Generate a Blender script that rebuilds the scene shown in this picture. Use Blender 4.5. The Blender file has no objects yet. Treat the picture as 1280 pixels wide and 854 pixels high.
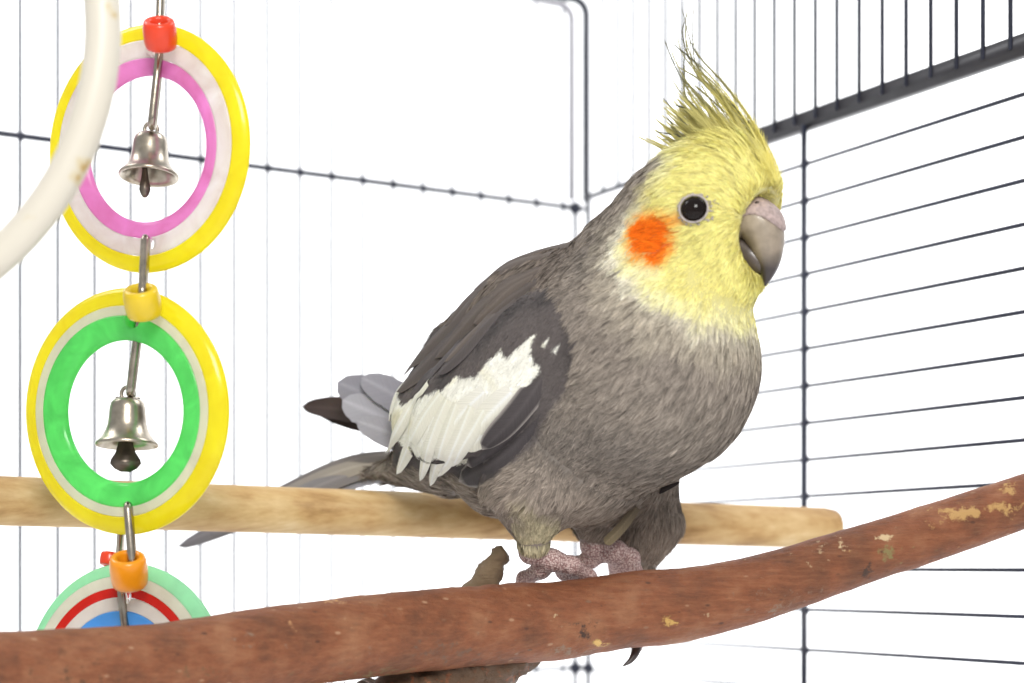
import bpy, math, random
import numpy as np
from mathutils import Vector, noise as mnoise

rng = np.random.default_rng(7)
random.seed(7)
scene = bpy.context.scene
COL = scene.collection
PI = math.pi

# ------------------------------------------------------------------ camera
FPX = 2101.0            # focal length in photo pixels (1280 wide)
HORIZON = 713.0         # photo row of the eye level
cd = bpy.data.cameras.new('camera')
cam = bpy.data.objects.new('camera', cd); COL.objects.link(cam)
cam.location = (0, 0, 0); cam.rotation_euler = (PI / 2, 0, 0)
cd.sensor_width = 36.0; cd.lens = FPX / 1280 * 36
cd.shift_y = (HORIZON - 427) / 1280
cd.clip_start = 0.01; cd.clip_end = 50
cd.dof.use_dof = True; cd.dof.focus_distance = 0.430; cd.dof.aperture_fstop = 10.0
scene.camera = cam

# ------------------------------------------------------------------ light
world = bpy.data.worlds.new('World'); scene.world = world
world.use_nodes = True
wb = world.node_tree.nodes['Background']
wb.inputs[0].default_value = (0.93, 0.96, 1.0, 1); wb.inputs[1].default_value = 0.55

def area(name, loc, target, size, watts, col=(1, 1, 1), spread=180):
    l = bpy.data.lights.new(name, 'AREA'); l.energy = watts; l.size = size; l.color = col
    l.spread = math.radians(spread)
    o = bpy.data.objects.new(name, l); COL.objects.link(o)
    o.location = loc
    d = Vector(target) - Vector(loc)
    o.rotation_euler = d.to_track_quat('-Z', 'Y').to_euler()
    return o
area('key_softbox', (0.16, -0.70, 0.62), (0.03, 0.43, 0.06), 0.40, 13.0, (1.0, 0.975, 0.94))
area('backdrop_lamp', (-1.0, 0.95, 1.35), (-0.3, 1.72, 0.15), 0.8, 14.5, (0.97, 0.98, 1.0), 110)
area('backdrop_lamp', (1.0, 0.95, 1.35), (0.3, 1.72, 0.15), 0.8, 14.5, (0.97, 0.98, 1.0), 110)

vs = scene.view_settings
vs.view_transform = 'Standard'; vs.look = 'None'; vs.exposure = 0.0; vs.gamma = 1.0
vs.use_curve_mapping = False
scene.render.engine = 'CYCLES'
scene.cycles.use_denoising = True
scene.cycles.max_bounces = 6
scene.cycles.transparent_max_bounces = 6
scene.cycles.sample_clamp_indirect = 8

# ------------------------------------------------------------------ helpers (all geometry in millimetres)
def P(px, py, Y):
    return np.array([(px - 640) * Y / FPX, Y, (HORIZON - py) * Y / FPX])

def nrm(a):
    a = np.asarray(a, float)
    return a / np.maximum(np.linalg.norm(a, axis=-1, keepdims=True), 1e-12)

def srgb(*c):
    c = np.array(c, float) / 255
    return np.where(c <= 0.04045, c / 12.92, ((c + 0.055) / 1.055) ** 2.4)

def mesh_np(name, V, quads=None, tris=None, col=None, uv=None, smooth=True):
    me = bpy.data.meshes.new(name)
    V = np.asarray(V, np.float32) * 0.001
    loops, starts = [], []
    nq = 0 if quads is None else len(quads); nt = 0 if tris is None else len(tris)
    if nq: loops.append(np.asarray(quads).reshape(-1)); starts.append(np.arange(nq) * 4)
    if nt: loops.append(np.asarray(tris).reshape(-1)); starts.append(nq * 4 + np.arange(nt) * 3)
    loops = np.concatenate(loops).astype(np.int32); starts = np.concatenate(starts).astype(np.int32)
    me.vertices.add(len(V)); me.vertices.foreach_set('co', V.reshape(-1))
    me.loops.add(len(loops)); me.loops.foreach_set('vertex_index', loops)
    me.polygons.add(len(starts)); me.polygons.foreach_set('loop_start', starts)
    if smooth: me.polygons.foreach_set('use_smooth', np.ones(len(starts), bool))
    me.update(calc_edges=True)
    if col is not None:
        a = me.color_attributes.new('Col', 'FLOAT_COLOR', 'POINT')
        c4 = np.ones((len(V), 4), np.float32); c4[:, :3] = col
        a.data.foreach_set('color', c4.reshape(-1))
    if uv is not None:
        u = me.uv_layers.new(name='UVMap')
        u.data.foreach_set('uv', np.asarray(uv, np.float32)[loops].reshape(-1))
    me.validate()
    return me

def obj(name, me, mat, parent=None, label=None, cat=None, group=None, kind=None):
    o = bpy.data.objects.new(name, me); COL.objects.link(o)
    if me is not None and mat is not None: me.materials.append(mat)
    if parent is not None: o.parent = parent
    if label: o['label'] = label
    if cat: o['category'] = cat
    if group: o['group'] = group
    if kind: o['kind'] = kind
    return o

class MB:
    def __init__(s): s.V = []; s.Q = []; s.T = []; s.n = 0
    def add(s, V, Q=None, T=None):
        if Q is not None and len(Q): s.Q.append(np.asarray(Q) + s.n)
        if T is not None and len(T): s.T.append(np.asarray(T) + s.n)
        s.V.append(np.asarray(V, float)); s.n += len(V)
        return s
    def mesh(s, name, **k):
        return mesh_np(name, np.concatenate(s.V), np.concatenate(s.Q) if s.Q else None, np.concatenate(s.T) if s.T else None, **k)

def frames(pts, closed=False):
    pts = np.asarray(pts, float)
    if closed: t = nrm(np.roll(pts, -1, 0) - np.roll(pts, 1, 0))
    else: t = nrm(np.gradient(pts, axis=0))
    a = np.array([0, 0, 1.0]) if abs(t[0][2]) < .9 else np.array([1.0, 0, 0])
    n = nrm(np.cross(t[0], a)); N = []
    for i in range(len(pts)):
        n = n - t[i] * n.dot(t[i]); n = nrm(n); N.append(n)
    N = np.array(N); return t, N, np.cross(t, N)

def tube(mb, pts, rad, seg=10, closed=False, caps=True, rough=None):
    pts = np.asarray(pts, float); n = len(pts)
    rad = np.broadcast_to(np.asarray(rad, float), (n,))
    t, N, B = frames(pts, closed)
    a = np.arange(seg) * 2 * PI / seg
    R = rad[:, None] * np.ones(seg)
    if rough is not None: R = R * rough
    V = (pts[:, None] + (np.cos(a)[None, :, None] * N[:, None] + np.sin(a)[None, :, None] * B[:, None]) * R[:, :, None]).reshape(-1, 3)
    i = np.arange(n if closed else n - 1)[:, None]; j = np.arange(seg)[None]
    i2 = (i + 1) % n; j2 = (j + 1) % seg
    Q = np.stack([i * seg + j, i * seg + j2, i2 * seg + j2, i2 * seg + j], -1).reshape(-1, 4)
    T = None
    if not closed and caps:
        V = np.vstack([V, pts[0], pts[-1]]); k = n * seg
        jj = np.arange(seg); jn = (jj + 1) % seg
        T = np.vstack([np.stack([jn, jj, np.full(seg, k)], -1),
                       np.stack([(n - 1) * seg + jj, (n - 1) * seg + jn, np.full(seg, k + 1)], -1)])
    mb.add(V, Q, T); return mb

def spline(ctrl, n):
    """Catmull-Rom through control rows (any number of columns)."""
    c = np.asarray(ctrl, float)
    c = np.vstack([2 * c[0] - c[1], c, 2 * c[-1] - c[-2]])
    m = len(c) - 3
    t = np.linspace(0, m, n); k = np.minimum(t.astype(int), m - 1); f = (t - k)[:, None]
    p0, p1, p2, p3 = c[k], c[k + 1], c[k + 2], c[k + 3]
    return .5 * (2 * p1 + (p2 - p0) * f + (2 * p0 - 5 * p1 + 4 * p2 - p3) * f ** 2 + (3 * p1 - p0 - 3 * p2 + p3) * f ** 3)

def lathe(mb, prof, origin, axis, seg=48, closed=True, xdir=None):
    """prof: (radius, height) rows, revolved about axis through origin."""
    axis = nrm(axis); a0 = np.array([1.0, 0, 0]) if xdir is None else xdir
    a0 = nrm(a0 - axis * np.dot(a0, axis)); b0 = np.cross(axis, a0)
    prof = np.asarray(prof, float); m = len(prof)
    th = np.arange(seg) * 2 * PI / seg
    V = np.asarray(origin)[None, None] + prof[None, :, 0:1] * (np.cos(th)[:, None, None] * a0 + np.sin(th)[:, None, None] * b0) + prof[None, :, 1:2] * axis
    i = np.arange(seg)[:, None]; j = np.arange(m if closed else m - 1)[None]
    i2 = (i + 1) % seg; j2 = (j + 1) % m
    Q = np.stack([i * m + j, i * m + j2, i2 * m + j2, i2 * m + j], -1).reshape(-1, 4)
    mb.add(V.reshape(-1, 3), Q); return mb

def box(mb, c, ax, half):
    c = np.asarray(c, float); ax = [nrm(a) for a in ax]
    s = np.array([[x, y, z] for x in (-1, 1) for y in (-1, 1) for z in (-1, 1)], float)
    V = c + sum(s[:, k:k + 1] * half[k] * ax[k] for k in range(3))
    Q = [[0, 1, 3, 2], [4, 6, 7, 5], [0, 4, 5, 1], [2, 3, 7, 6], [0, 2, 6, 4], [1, 5, 7, 3]]
    mb.add(V, Q); return mb

# ------------------------------------------------------------------ materials
def mat(name):
    m = bpy.data.materials.new(name); m.use_nodes = True
    nt = m.node_tree; return m, nt, nt.nodes['Principled BSDF']

def N(nt, typ, **k):
    n = nt.nodes.new(typ)
    for a, b in k.items():
        if a.startswith('i_'):
            key = a[2:]; n.inputs[int(key) if key.isdigit() else key.replace('_', ' ')].default_value = b
        else: setattr(n, a, b)
    return n

def ramp(nt, src, stops):
    r = nt.nodes.new('ShaderNodeValToRGB'); e = r.color_ramp.elements
    while len(e) < len(stops): e.new(0.5)
    for s, (p, c) in zip(e, stops): s.position = p; s.color = (*c, 1) if len(c) == 3 else c
    nt.links.new(src, r.inputs[0]); return r

def plain(name, c, rough=.4, metal=0.0, spec=.5, coat=0.0, noise=0.12, nscale=300, bump=0.0):
    m, nt, b = mat(name)
    tc = N(nt, 'ShaderNodeTexCoord')
    nz = N(nt, 'ShaderNodeTexNoise', i_Scale=nscale, i_Detail=5.0)
    nt.links.new(tc.outputs['Object'], nz.inputs['Vector'])
    c = np.asarray(c, float)
    r = ramp(nt, nz.outputs[0], [(.3, tuple(c * (1 - noise))), (.7, tuple(np.minimum(c * (1 + noise), 1)))])
    nt.links.new(r.outputs[0], b.inputs['Base Color'])
    b.inputs['Roughness'].default_value = rough; b.inputs['Metallic'].default_value = metal
    b.inputs['Specular IOR Level'].default_value = spec; b.inputs['Coat Weight'].default_value = coat
    if bump:
        bp = N(nt, 'ShaderNodeBump', i_Strength=bump, i_Distance=.0003)
        nt.links.new(nz.outputs[0], bp.inputs['Height']); nt.links.new(bp.outputs[0], b.inputs['Normal'])
    return m

def translucent(name, c, rough=.2, tl=.62, noise=.1):
    m, nt, b = mat(name)
    tc = N(nt, 'ShaderNodeTexCoord')
    nz = N(nt, 'ShaderNodeTexNoise', i_Scale=120.0, i_Detail=4.0, i_Distortion=.8)
    nt.links.new(tc.outputs['Object'], nz.inputs['Vector'])
    c = np.asarray(c, float)
    r = ramp(nt, nz.outputs[0], [(.3, tuple(c * (1 - noise))), (.7, tuple(np.minimum(c * (1 + noise) + noise * .12, 1)))])
    nt.links.new(r.outputs[0], b.inputs['Base Color'])
    b.inputs['Roughness'].default_value = rough; b.inputs['Coat Weight'].default_value = .3
    bp = N(nt, 'ShaderNodeBump', i_Strength=.12, i_Distance=.0004)
    nt.links.new(nz.outputs[0], bp.inputs['Height']); nt.links.new(bp.outputs[0], b.inputs['Normal'])
    t = N(nt, 'ShaderNodeBsdfTranslucent'); nt.links.new(r.outputs[0], t.inputs[0])
    mx = N(nt, 'ShaderNodeMixShader'); mx.inputs[0].default_value = tl
    nt.links.new(b.outputs[0], mx.inputs[1]); nt.links.new(t.outputs[0], mx.inputs[2])
    nt.links.new(mx.outputs[0], nt.nodes['Material Output'].inputs[0])
    return m

M = {}
M['backdrop'] = plain('white paper', (.9, .9, .9), .9, noise=.01, nscale=4)
M['wire'] = plain('dark enamelled wire', srgb(34, 38, 56), .35, noise=.25, nscale=90)
M['frame'] = plain('dark grey enamelled steel', srgb(52, 50, 54), .45, noise=.2, nscale=90)
M['pale_wire'] = plain('pale galvanised strip', srgb(170, 168, 176), .45, noise=.08)
M['nickel'] = plain('worn nickel', srgb(176, 166, 150), .28, 1.0, noise=.18, nscale=500, bump=.15)
M['steel'] = plain('steel wire', srgb(170, 160, 145), .25, 1.0, noise=.2, nscale=400)
M['clapper'] = plain('dull steel', srgb(120, 110, 100), .4, 1.0, noise=.2, nscale=400)
M['bead_red'] = plain('red plastic', srgb(226, 62, 24), .3, coat=.2, noise=.05)
M['bead_yellow'] = plain('mustard plastic', srgb(222, 190, 30), .3, coat=.2, noise=.05)
M['bead_orange'] = plain('orange plastic', srgb(240, 150, 20), .3, coat=.2, noise=.05)
for k, c in dict(yellow=(255, 240, 52), clear=(254, 244, 240), pink=(254, 168, 222), green=(128, 240, 138), cream=(250, 244, 232),
                 mint=(190, 246, 208), red=(240, 50, 30), blue=(110, 185, 240)).items():
    M['p_' + k] = translucent(k + ' moulded plastic', srgb(*c), noise=.14 if k in ('green', 'pink', 'clear') else .06)

def hoop_mat():
    m, nt, b = mat('aged white plastic')
    tc = N(nt, 'ShaderNodeTexCoord')
    n1 = N(nt, 'ShaderNodeTexNoise', i_Scale=85.0, i_Detail=3.0)
    n2 = N(nt, 'ShaderNodeTexNoise', i_Scale=160.0, i_Detail=6.0)
    nt.links.new(tc.outputs['Object'], n1.inputs['Vector']); nt.links.new(tc.outputs['Object'], n2.inputs['Vector'])
    mul = N(nt, 'ShaderNodeMath', operation='MULTIPLY'); nt.links.new(n1.outputs[0], mul.inputs[0]); nt.links.new(n2.outputs[0], mul.inputs[1])
    r = ramp(nt, mul.outputs[0], [(.33, srgb(214, 207, 192)), (.375, srgb(208, 194, 160)), (.41, srgb(186, 152, 90))])
    nt.links.new(r.outputs[0], b.inputs['Base Color'])
    b.inputs['Roughness'].default_value = .38
    return m
M['hoop'] = hoop_mat()

def wood_mat():
    m, nt, b = mat('pale beech dowel')
    tc = N(nt, 'ShaderNodeTexCoord'); mp = N(nt, 'ShaderNodeMapping')
    mp.inputs['Scale'].default_value = (18, 220, 220)
    nt.links.new(tc.outputs['Object'], mp.inputs[0])
    n1 = N(nt, 'ShaderNodeTexNoise', i_Scale=1.6, i_Detail=6.0, i_Roughness=.65); nt.links.new(mp.outputs[0], n1.inputs['Vector'])
    n2 = N(nt, 'ShaderNodeTexNoise', i_Scale=45.0, i_Detail=4.0); nt.links.new(tc.outputs['Object'], n2.inputs['Vector'])
    mx = N(nt, 'ShaderNodeMath', operation='MULTIPLY_ADD'); mx.inputs[1].default_value = .6
    nt.links.new(n2.outputs[0], mx.inputs[0])
    sc = N(nt, 'ShaderNodeMath', operation='MULTIPLY'); sc.inputs[1].default_value = .45
    nt.links.new(n1.outputs[0], sc.inputs[0]); nt.links.new(sc.outputs[0], mx.inputs[2])
    r = ramp(nt, mx.outputs[0], [(.38, srgb(150, 112, 64)), (.5, srgb(188, 152, 100)), (.62, srgb(208, 178, 128)), (.75, srgb(226, 204, 162))])
    nt.links.new(r.outputs[0], b.inputs['Base Color']); b.inputs['Roughness'].default_value = .6
    bp = N(nt, 'ShaderNodeBump', i_Strength=.25, i_Distance=.0003); nt.links.new(n1.outputs[0], bp.inputs['Height']); nt.links.new(bp.outputs[0], b.inputs['Normal'])
    return m
M['dowel'] = wood_mat()

def bark_mat(name, rough_bark=False):
    m, nt, b = mat(name)
    tc = N(nt, 'ShaderNodeTexCoord')
    at = N(nt, 'ShaderNodeAttribute', attribute_name='Col')
    mp = N(nt, 'ShaderNodeMapping'); mp.inputs['Scale'].default_value = (110, 600, 800)
    mp.inputs['Rotation'].default_value = (0, .25, 0)
    nt.links.new(tc.outputs['Object'], mp.inputs[0])
    n1 = N(nt, 'ShaderNodeTexNoise', i_Scale=1.0, i_Detail=9.0, i_Roughness=.7); nt.links.new(mp.outputs[0], n1.inputs['Vector'])
    n2 = N(nt, 'ShaderNodeTexNoise', i_Scale=70.0, i_Detail=7.0, i_Roughness=.62); nt.links.new(tc.outputs['Object'], n2.inputs['Vector'])
    n3 = N(nt, 'ShaderNodeTexNoise', i_Scale=420.0, i_Detail=6.0, i_Roughness=.68); nt.links.new(tc.outputs['Object'], n3.inputs['Vector'])
    r1 = ramp(nt, n1.outputs[0], [(.3, srgb(92, 52, 35)), (.5, srgb(134, 78, 50)), (.72, srgb(164, 110, 76))])
    r2 = ramp(nt, n2.outputs[0], [(.34, srgb(86, 60, 42)), (.5, srgb(136, 82, 52)), (.68, srgb(168, 122, 88))])
    mx = N(nt, 'ShaderNodeMix', data_type='RGBA'); mx.inputs[0].default_value = .5
    nt.links.new(r1.outputs[0], mx.inputs[6]); nt.links.new(r2.outputs[0], mx.inputs[7])
    # pale scuffs
    mul = N(nt, 'ShaderNodeMath', operation='MULTIPLY'); nt.links.new(n2.outputs[0], mul.inputs[0]); nt.links.new(n3.outputs[0], mul.inputs[1])
    sm = ramp(nt, mul.outputs[0], [(.385, (0, 0, 0)), (.45, (1, 1, 1))])
    mx2 = N(nt, 'ShaderNodeMix', data_type='RGBA'); nt.links.new(sm.outputs[0], mx2.inputs[0])
    nt.links.new(mx.outputs[2], mx2.inputs[6]); mx2.inputs[7].default_value = (*srgb(180, 142, 108), 1)
    # small pale lenticels and dark pits
    vo = N(nt, 'ShaderNodeTexVoronoi', i_Scale=330.0, i_Randomness=1.0)
    vmp = N(nt, 'ShaderNodeMapping'); vmp.inputs['Scale'].default_value = (.6, 1, 1.2); nt.links.new(tc.outputs['Object'], vmp.inputs[0]); nt.links.new(vmp.outputs[0], vo.inputs['Vector'])
    vd = ramp(nt, vo.outputs['Distance'], [(.10, (1, 1, 1)), (.20, (0, 0, 0))])
    sv = N(nt, 'ShaderNodeSeparateColor'); nt.links.new(vo.outputs['Color'], sv.inputs[0])
    pick = ramp(nt, sv.outputs[0], [(.62, (0, 0, 0)), (.66, (.7, .7, .7))])
    vm = N(nt, 'ShaderNodeMath', operation='MULTIPLY'); nt.links.new(vd.outputs[0], vm.inputs[0]); nt.links.new(pick.outputs[0], vm.inputs[1])
    vc = ramp(nt, sv.outputs[1], [(.45, srgb(66, 44, 34)), (.55, srgb(184, 144, 112))])
    mxv = N(nt, 'ShaderNodeMix', data_type='RGBA'); nt.links.new(vm.outputs[0], mxv.inputs[0]); nt.links.new(mx2.outputs[2], mxv.inputs[6]); nt.links.new(vc.outputs[0], mxv.inputs[7])
    mx2 = mxv
    # worn patches from the mesh (scars, lichen, knots): alpha-like weight kept in 'wear'
    wr = N(nt, 'ShaderNodeAttribute', attribute_name='wear')
    wn = N(nt, 'ShaderNodeMath', operation='MULTIPLY_ADD'); wn.inputs[1].default_value = 4.2
    nt.links.new(n3.outputs[0], wn.inputs[0]); nt.links.new(wr.outputs['Fac'], wn.inputs[2])
    wm = ramp(nt, wn.outputs[0], [(0.0, (0, 0, 0)), (1.0, (1, 1, 1))]); wm.color_ramp.elements[0].position = .665; wm.color_ramp.elements[1].position = .78
    half = N(nt, 'ShaderNodeMath', operation='MULTIPLY'); half.inputs[1].default_value = .25
    nt.links.new(wn.outputs[0], half.inputs[0]); nt.links.new(half.outputs[0], wm.inputs[0])
    mx3 = N(nt, 'ShaderNodeMix', data_type='RGBA'); nt.links.new(wm.outputs[0], mx3.inputs[0])
    nt.links.new(mx2.outputs[2], mx3.inputs[6]); nt.links.new(at.outputs['Color'], mx3.inputs[7])
    nt.links.new(mx3.outputs[2], b.inputs['Base Color'])
    b.inputs['Roughness'].default_value = .55; b.inputs['Specular IOR Level'].default_value = .35
    ad = N(nt, 'ShaderNodeMath', operation='ADD'); nt.links.new(n1.outputs[0], ad.inputs[0]); nt.links.new(n3.outputs[0], ad.inputs[1])
    bp = N(nt, 'ShaderNodeBump', i_Strength=.8, i_Distance=.0009); nt.links.new(ad.outputs[0], bp.inputs['Height']); nt.links.new(bp.outputs[0], b.inputs['Normal'])
    return m
M['bark'] = bark_mat('reddish bark')

def plumage_mat():
    m, nt, b = mat('plumage')
    at = N(nt, 'ShaderNodeAttribute', attribute_name='Col')
    nt.links.new(at.outputs['Color'], b.inputs['Base Color'])
    b.inputs['Roughness'].default_value = .65; b.inputs['Specular IOR Level'].default_value = .12
    t = N(nt, 'ShaderNodeBsdfTranslucent'); nt.links.new(at.outputs['Color'], t.inputs[0])
    mx = N(nt, 'ShaderNodeMixShader'); mx.inputs[0].default_value = .15
    nt.links.new(b.outputs[0], mx.inputs[1]); nt.links.new(t.outputs[0], mx.inputs[2])
    nt.links.new(mx.outputs[0], nt.nodes['Material Output'].inputs[0])
    return m
M['plumage'] = plumage_mat()

def body_mat():
    m, nt, b = mat('bird body')
    at = N(nt, 'ShaderNodeAttribute', attribute_name='Col')
    sk = N(nt, 'ShaderNodeAttribute', attribute_name='skin')
    tc = N(nt, 'ShaderNodeTexCoord')
    vo = N(nt, 'ShaderNodeTexVoronoi', i_Scale=1900.0); nt.links.new(tc.outputs['Object'], vo.inputs['Vector'])
    r = ramp(nt, vo.outputs['Distance'], [(.15, srgb(232, 214, 208)), (.42, srgb(206, 176, 170)), (.66, srgb(160, 126, 122))])
    mx = N(nt, 'ShaderNodeMix', data_type='RGBA'); nt.links.new(sk.outputs['Fac'], mx.inputs[0])
    nt.links.new(at.outputs['Color'], mx.inputs[6]); nt.links.new(r.outputs[0], mx.inputs[7])
    nt.links.new(mx.outputs[2], b.inputs['Base Color']); b.inputs['Roughness'].default_value = .55
    inv = N(nt, 'ShaderNodeMath', operation='SUBTRACT'); inv.inputs[0].default_value = 1; nt.links.new(vo.outputs['Distance'], inv.inputs[1])
    st = N(nt, 'ShaderNodeMath', operation='MULTIPLY'); nt.links.new(inv.outputs[0], st.inputs[0]); nt.links.new(sk.outputs['Fac'], st.inputs[1])
    bp = N(nt, 'ShaderNodeBump', i_Strength=.8, i_Distance=.0006); nt.links.new(st.outputs[0], bp.inputs['Height']); nt.links.new(bp.outputs[0], b.inputs['Normal'])
    return m
M['body'] = body_mat()

def vane_mat():
    m, nt, b = mat('feather vane')
    at = N(nt, 'ShaderNodeAttribute', attribute_name='Col')
    uv = N(nt, 'ShaderNodeUVMap'); sp = N(nt, 'ShaderNodeSeparateXYZ'); nt.links.new(uv.outputs[0], sp.inputs[0])
    ab = N(nt, 'ShaderNodeMath', operation='ABSOLUTE'); nt.links.new(sp.outputs[1], ab.inputs[0])
    k = N(nt, 'ShaderNodeMath', operation='MULTIPLY_ADD'); k.inputs[1].default_value = -1.2
    nt.links.new(ab.outputs[0], k.inputs[0]); nt.links.new(sp.outputs[0], k.inputs[2])
    nzv = N(nt, 'ShaderNodeTexNoise', i_Scale=3.2, i_Detail=6.0, i_Roughness=.75, noise_dimensions='1D'); nt.links.new(k.outputs[0], nzv.inputs['W'])
    r = ramp(nt, nzv.outputs[0], [(.3, (.72, .72, .72)), (.7, (1.15, 1.15, 1.15))])
    mx = N(nt, 'ShaderNodeMix', data_type='RGBA', blend_type='MULTIPLY'); mx.inputs[0].default_value = 1
    nt.links.new(at.outputs['Color'], mx.inputs[6]); nt.links.new(r.outputs[0], mx.inputs[7])
    nt.links.new(mx.outputs[2], b.inputs['Base Color']); b.inputs['Roughness'].default_value = .65; b.inputs['Specular IOR Level'].default_value = .1
    bp = N(nt, 'ShaderNodeBump', i_Strength=.5, i_Distance=.0003); nt.links.new(nzv.outputs[0], bp.inputs['Height']); nt.links.new(bp.outputs[0], b.inputs['Normal'])
    t = N(nt, 'ShaderNodeBsdfTranslucent'); nt.links.new(mx.outputs[2], t.inputs[0])
    ms = N(nt, 'ShaderNodeMixShader'); ms.inputs[0].default_value = .12
    nt.links.new(b.outputs[0], ms.inputs[1]); nt.links.new(t.outputs[0], ms.inputs[2])
    nt.links.new(ms.outputs[0], nt.nodes['Material Output'].inputs[0])
    return m
M['vane'] = vane_mat()

def beak_mat():
    m, nt, b = mat('horn beak')
    at = N(nt, 'ShaderNodeAttribute', attribute_name='Col'); tc = N(nt, 'ShaderNodeTexCoord')
    nz = N(nt, 'ShaderNodeTexNoise', i_Scale=420.0, i_Detail=5.0); nt.links.new(tc.outputs['Object'], nz.inputs['Vector'])
    r = ramp(nt, nz.outputs[0], [(.3, (.8, .8, .8)), (.7, (1.12, 1.12, 1.12))])
    mx = N(nt, 'ShaderNodeMix', data_type='RGBA', blend_type='MULTIPLY'); mx.inputs[0].default_value = 1
    nt.links.new(at.outputs['Color'], mx.inputs[6]); nt.links.new(r.outputs[0], mx.inputs[7]); nt.links.new(mx.outputs[2], b.inputs['Base Color'])
    b.inputs['Roughness'].default_value = .36; b.inputs['Coat Weight'].default_value = .15
    bp = N(nt, 'ShaderNodeBump', i_Strength=.12, i_Distance=.0004); nt.links.new(nz.outputs[0], bp.inputs['Height']); nt.links.new(bp.outputs[0], b.inputs['Normal'])
    return m
M['beak'] = beak_mat()
M['cere'] = plain('pinkish cere', srgb(172, 152, 147), .6, noise=.3, nscale=900, bump=.7)
M['eye'] = plain('dark brown eye', (.010, .006, .005), .06, spec=.22, noise=.2)
M['eyelid'] = plain('grey eyelid skin', srgb(176, 166, 162), .6, noise=.2, nscale=900, bump=.6)
M['claw'] = plain('dark claw', srgb(64, 54, 52), .3, noise=.25, nscale=700)

# ------------------------------------------------------------------ backdrop (white studio sweep)
def build_backdrop():
    prof = [(-600, -300)] + [(y, -300) for y in np.linspace(-400, 1300, 6)]
    for a in np.linspace(0, PI / 2, 9)[1:]:
        prof.append((1300 + 450 * math.sin(a), -300 + 450 * (1 - math.cos(a))))
    prof += [(1750, z) for z in np.linspace(300, 2400, 6)]
    xs = np.linspace(-2600, 2600, 9)
    V = np.array([[x, y, z] for (y, z) in prof for x in xs]); n = len(xs)
    Q = [[i * n + j, i * n + j + 1, (i + 1) * n + j + 1, (i + 1) * n + j] for i in range(len(prof) - 1) for j in range(n - 1)]
    obj('backdrop', mesh_np('backdrop', V, Q), M['backdrop'], kind='structure')
build_backdrop()

# ------------------------------------------------------------------ cage
C0 = np.array([27.7, 647.0, 0]); U = nrm([.508, -.861, 0]); W_ = nrm([-.861, -.508, 0])
ZB, ZT = -298.0, 330.0
def onR(s, z, off=0): return C0 + U * s + np.array([0, 0, z]) - W_ * off      # right panel; off > 0 outwards
def onB(t, z, off=0): return C0 + W_ * t + np.array([0, 0, z]) - U * off      # back panel
cage = obj('bird_cage', None, None, label='dark wire bird cage with thin bars enclosing the perches', cat='cage')

def weld(mb, p, r=1.7):
    lathe(mb, [(0.05, -r), (r * .5, -r * .87), (r * .87, -r * .5), (r, 0), (r * .87, r * .5), (r * .5, r * .87), (0.05, r)], p, (0, 0, 1), 8, closed=False)

mb = MB()
box(mb, onR((55 + 340) / 2, 143.5, 1.5), (U, (0, 0, 1), W_), ((340 - 55) / 2, 2.9, 1.5))
side = obj('side_panel', mb.mesh('side_panel'), M['frame'], cage, label='side of the cage with level bars and a dark rail')
S_POSTS = [3.0, 128.8, 255.0]
ZH = [11.8 * k for k in range(0, 12)] + [-12.8, -25.6, -38.4, -51.2, -64.0, -90.0]
for s in S_POSTS:
    mb = MB(); tube(mb, [onR(s, ZB), onR(s, 142)], 1.0, 8)
    for z in ZH:
        weld(mb, onR(s, z, .4), 1.45)
    obj('post', mb.mesh('post'), M['wire'], side)
for z in ZH:
    mb = MB()
    bow = [onR(s, z + .25 * math.sin(s * .013 + z), .9) for s in np.linspace(0, 340, 18)]
    tube(mb, bow, .6, 6); obj('wire', mb.mesh('wire'), M['wire'], side)
mb = MB(); tube(mb, [onR(0, 143), onR(58, 143)], 1.1, 6); obj('wire', mb.mesh('wire'), M['wire'], side)
for k in range(-11, 22):
    s = 215 - 10.1 * k
    if s < 8: continue
    mb = MB(); tube(mb, [onR(s, 143), onR(s, ZT)], .68, 6); obj('wire', mb.mesh('wire'), M['wire'], side)

mb = MB(); tube(mb, [onB(0, 139), onB(360, 139)], 1.0, 8)
back = obj('back_panel', mb.mesh('back_panel'), M['wire'], cage, label='back of the cage with thin upright bars')
for t in np.arange(9, 360, 12.1):
    mb = MB(); tube(mb, [onB(t, ZB, .9), onB(t, ZT, .9)], .58, 6); weld(mb, onB(t, 139), 1.5)
    obj('wire', mb.mesh('wire'), M['wire'], back)
mb = MB(); tube(mb, [onB(0, -37.5), onB(360, -37.5)], .8, 6); weld(mb, onB(4, -37.5), 2.6); weld(mb, onR(3, -37.5), 2.4)
obj('crossbar', mb.mesh('crossbar'), M['wire'], back)
mb = MB(); tube(mb, [onB(4, ZB), onB(4, 139)], .9, 8); weld(mb, onB(4, 139), 2.6)
obj('post', mb.mesh('post'), M['wire'], back)
def round_frame(t0, ztop, r, rad, mat_, zbot=142, far=90, bulge=0):
    pts = [onB(far, ztop, bulge), onB(t0 + r, ztop, bulge)]
    for a in np.linspace(0, PI / 2, 7)[1:]:
        pts.append(onB(t0 + r - r * math.sin(a), ztop - r + r * math.cos(a), bulge))
    pts.append(onB(t0, zbot, bulge))
    m_ = MB(); tube(m_, pts, rad, 8)
    return obj('door_frame', m_.mesh('door_frame'), mat_, back)
round_frame(-1.0, 219, 5, 1.5, M['wire'])
round_frame(5.6, 216, 5, 1.3, M['pale_wire'])

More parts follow.
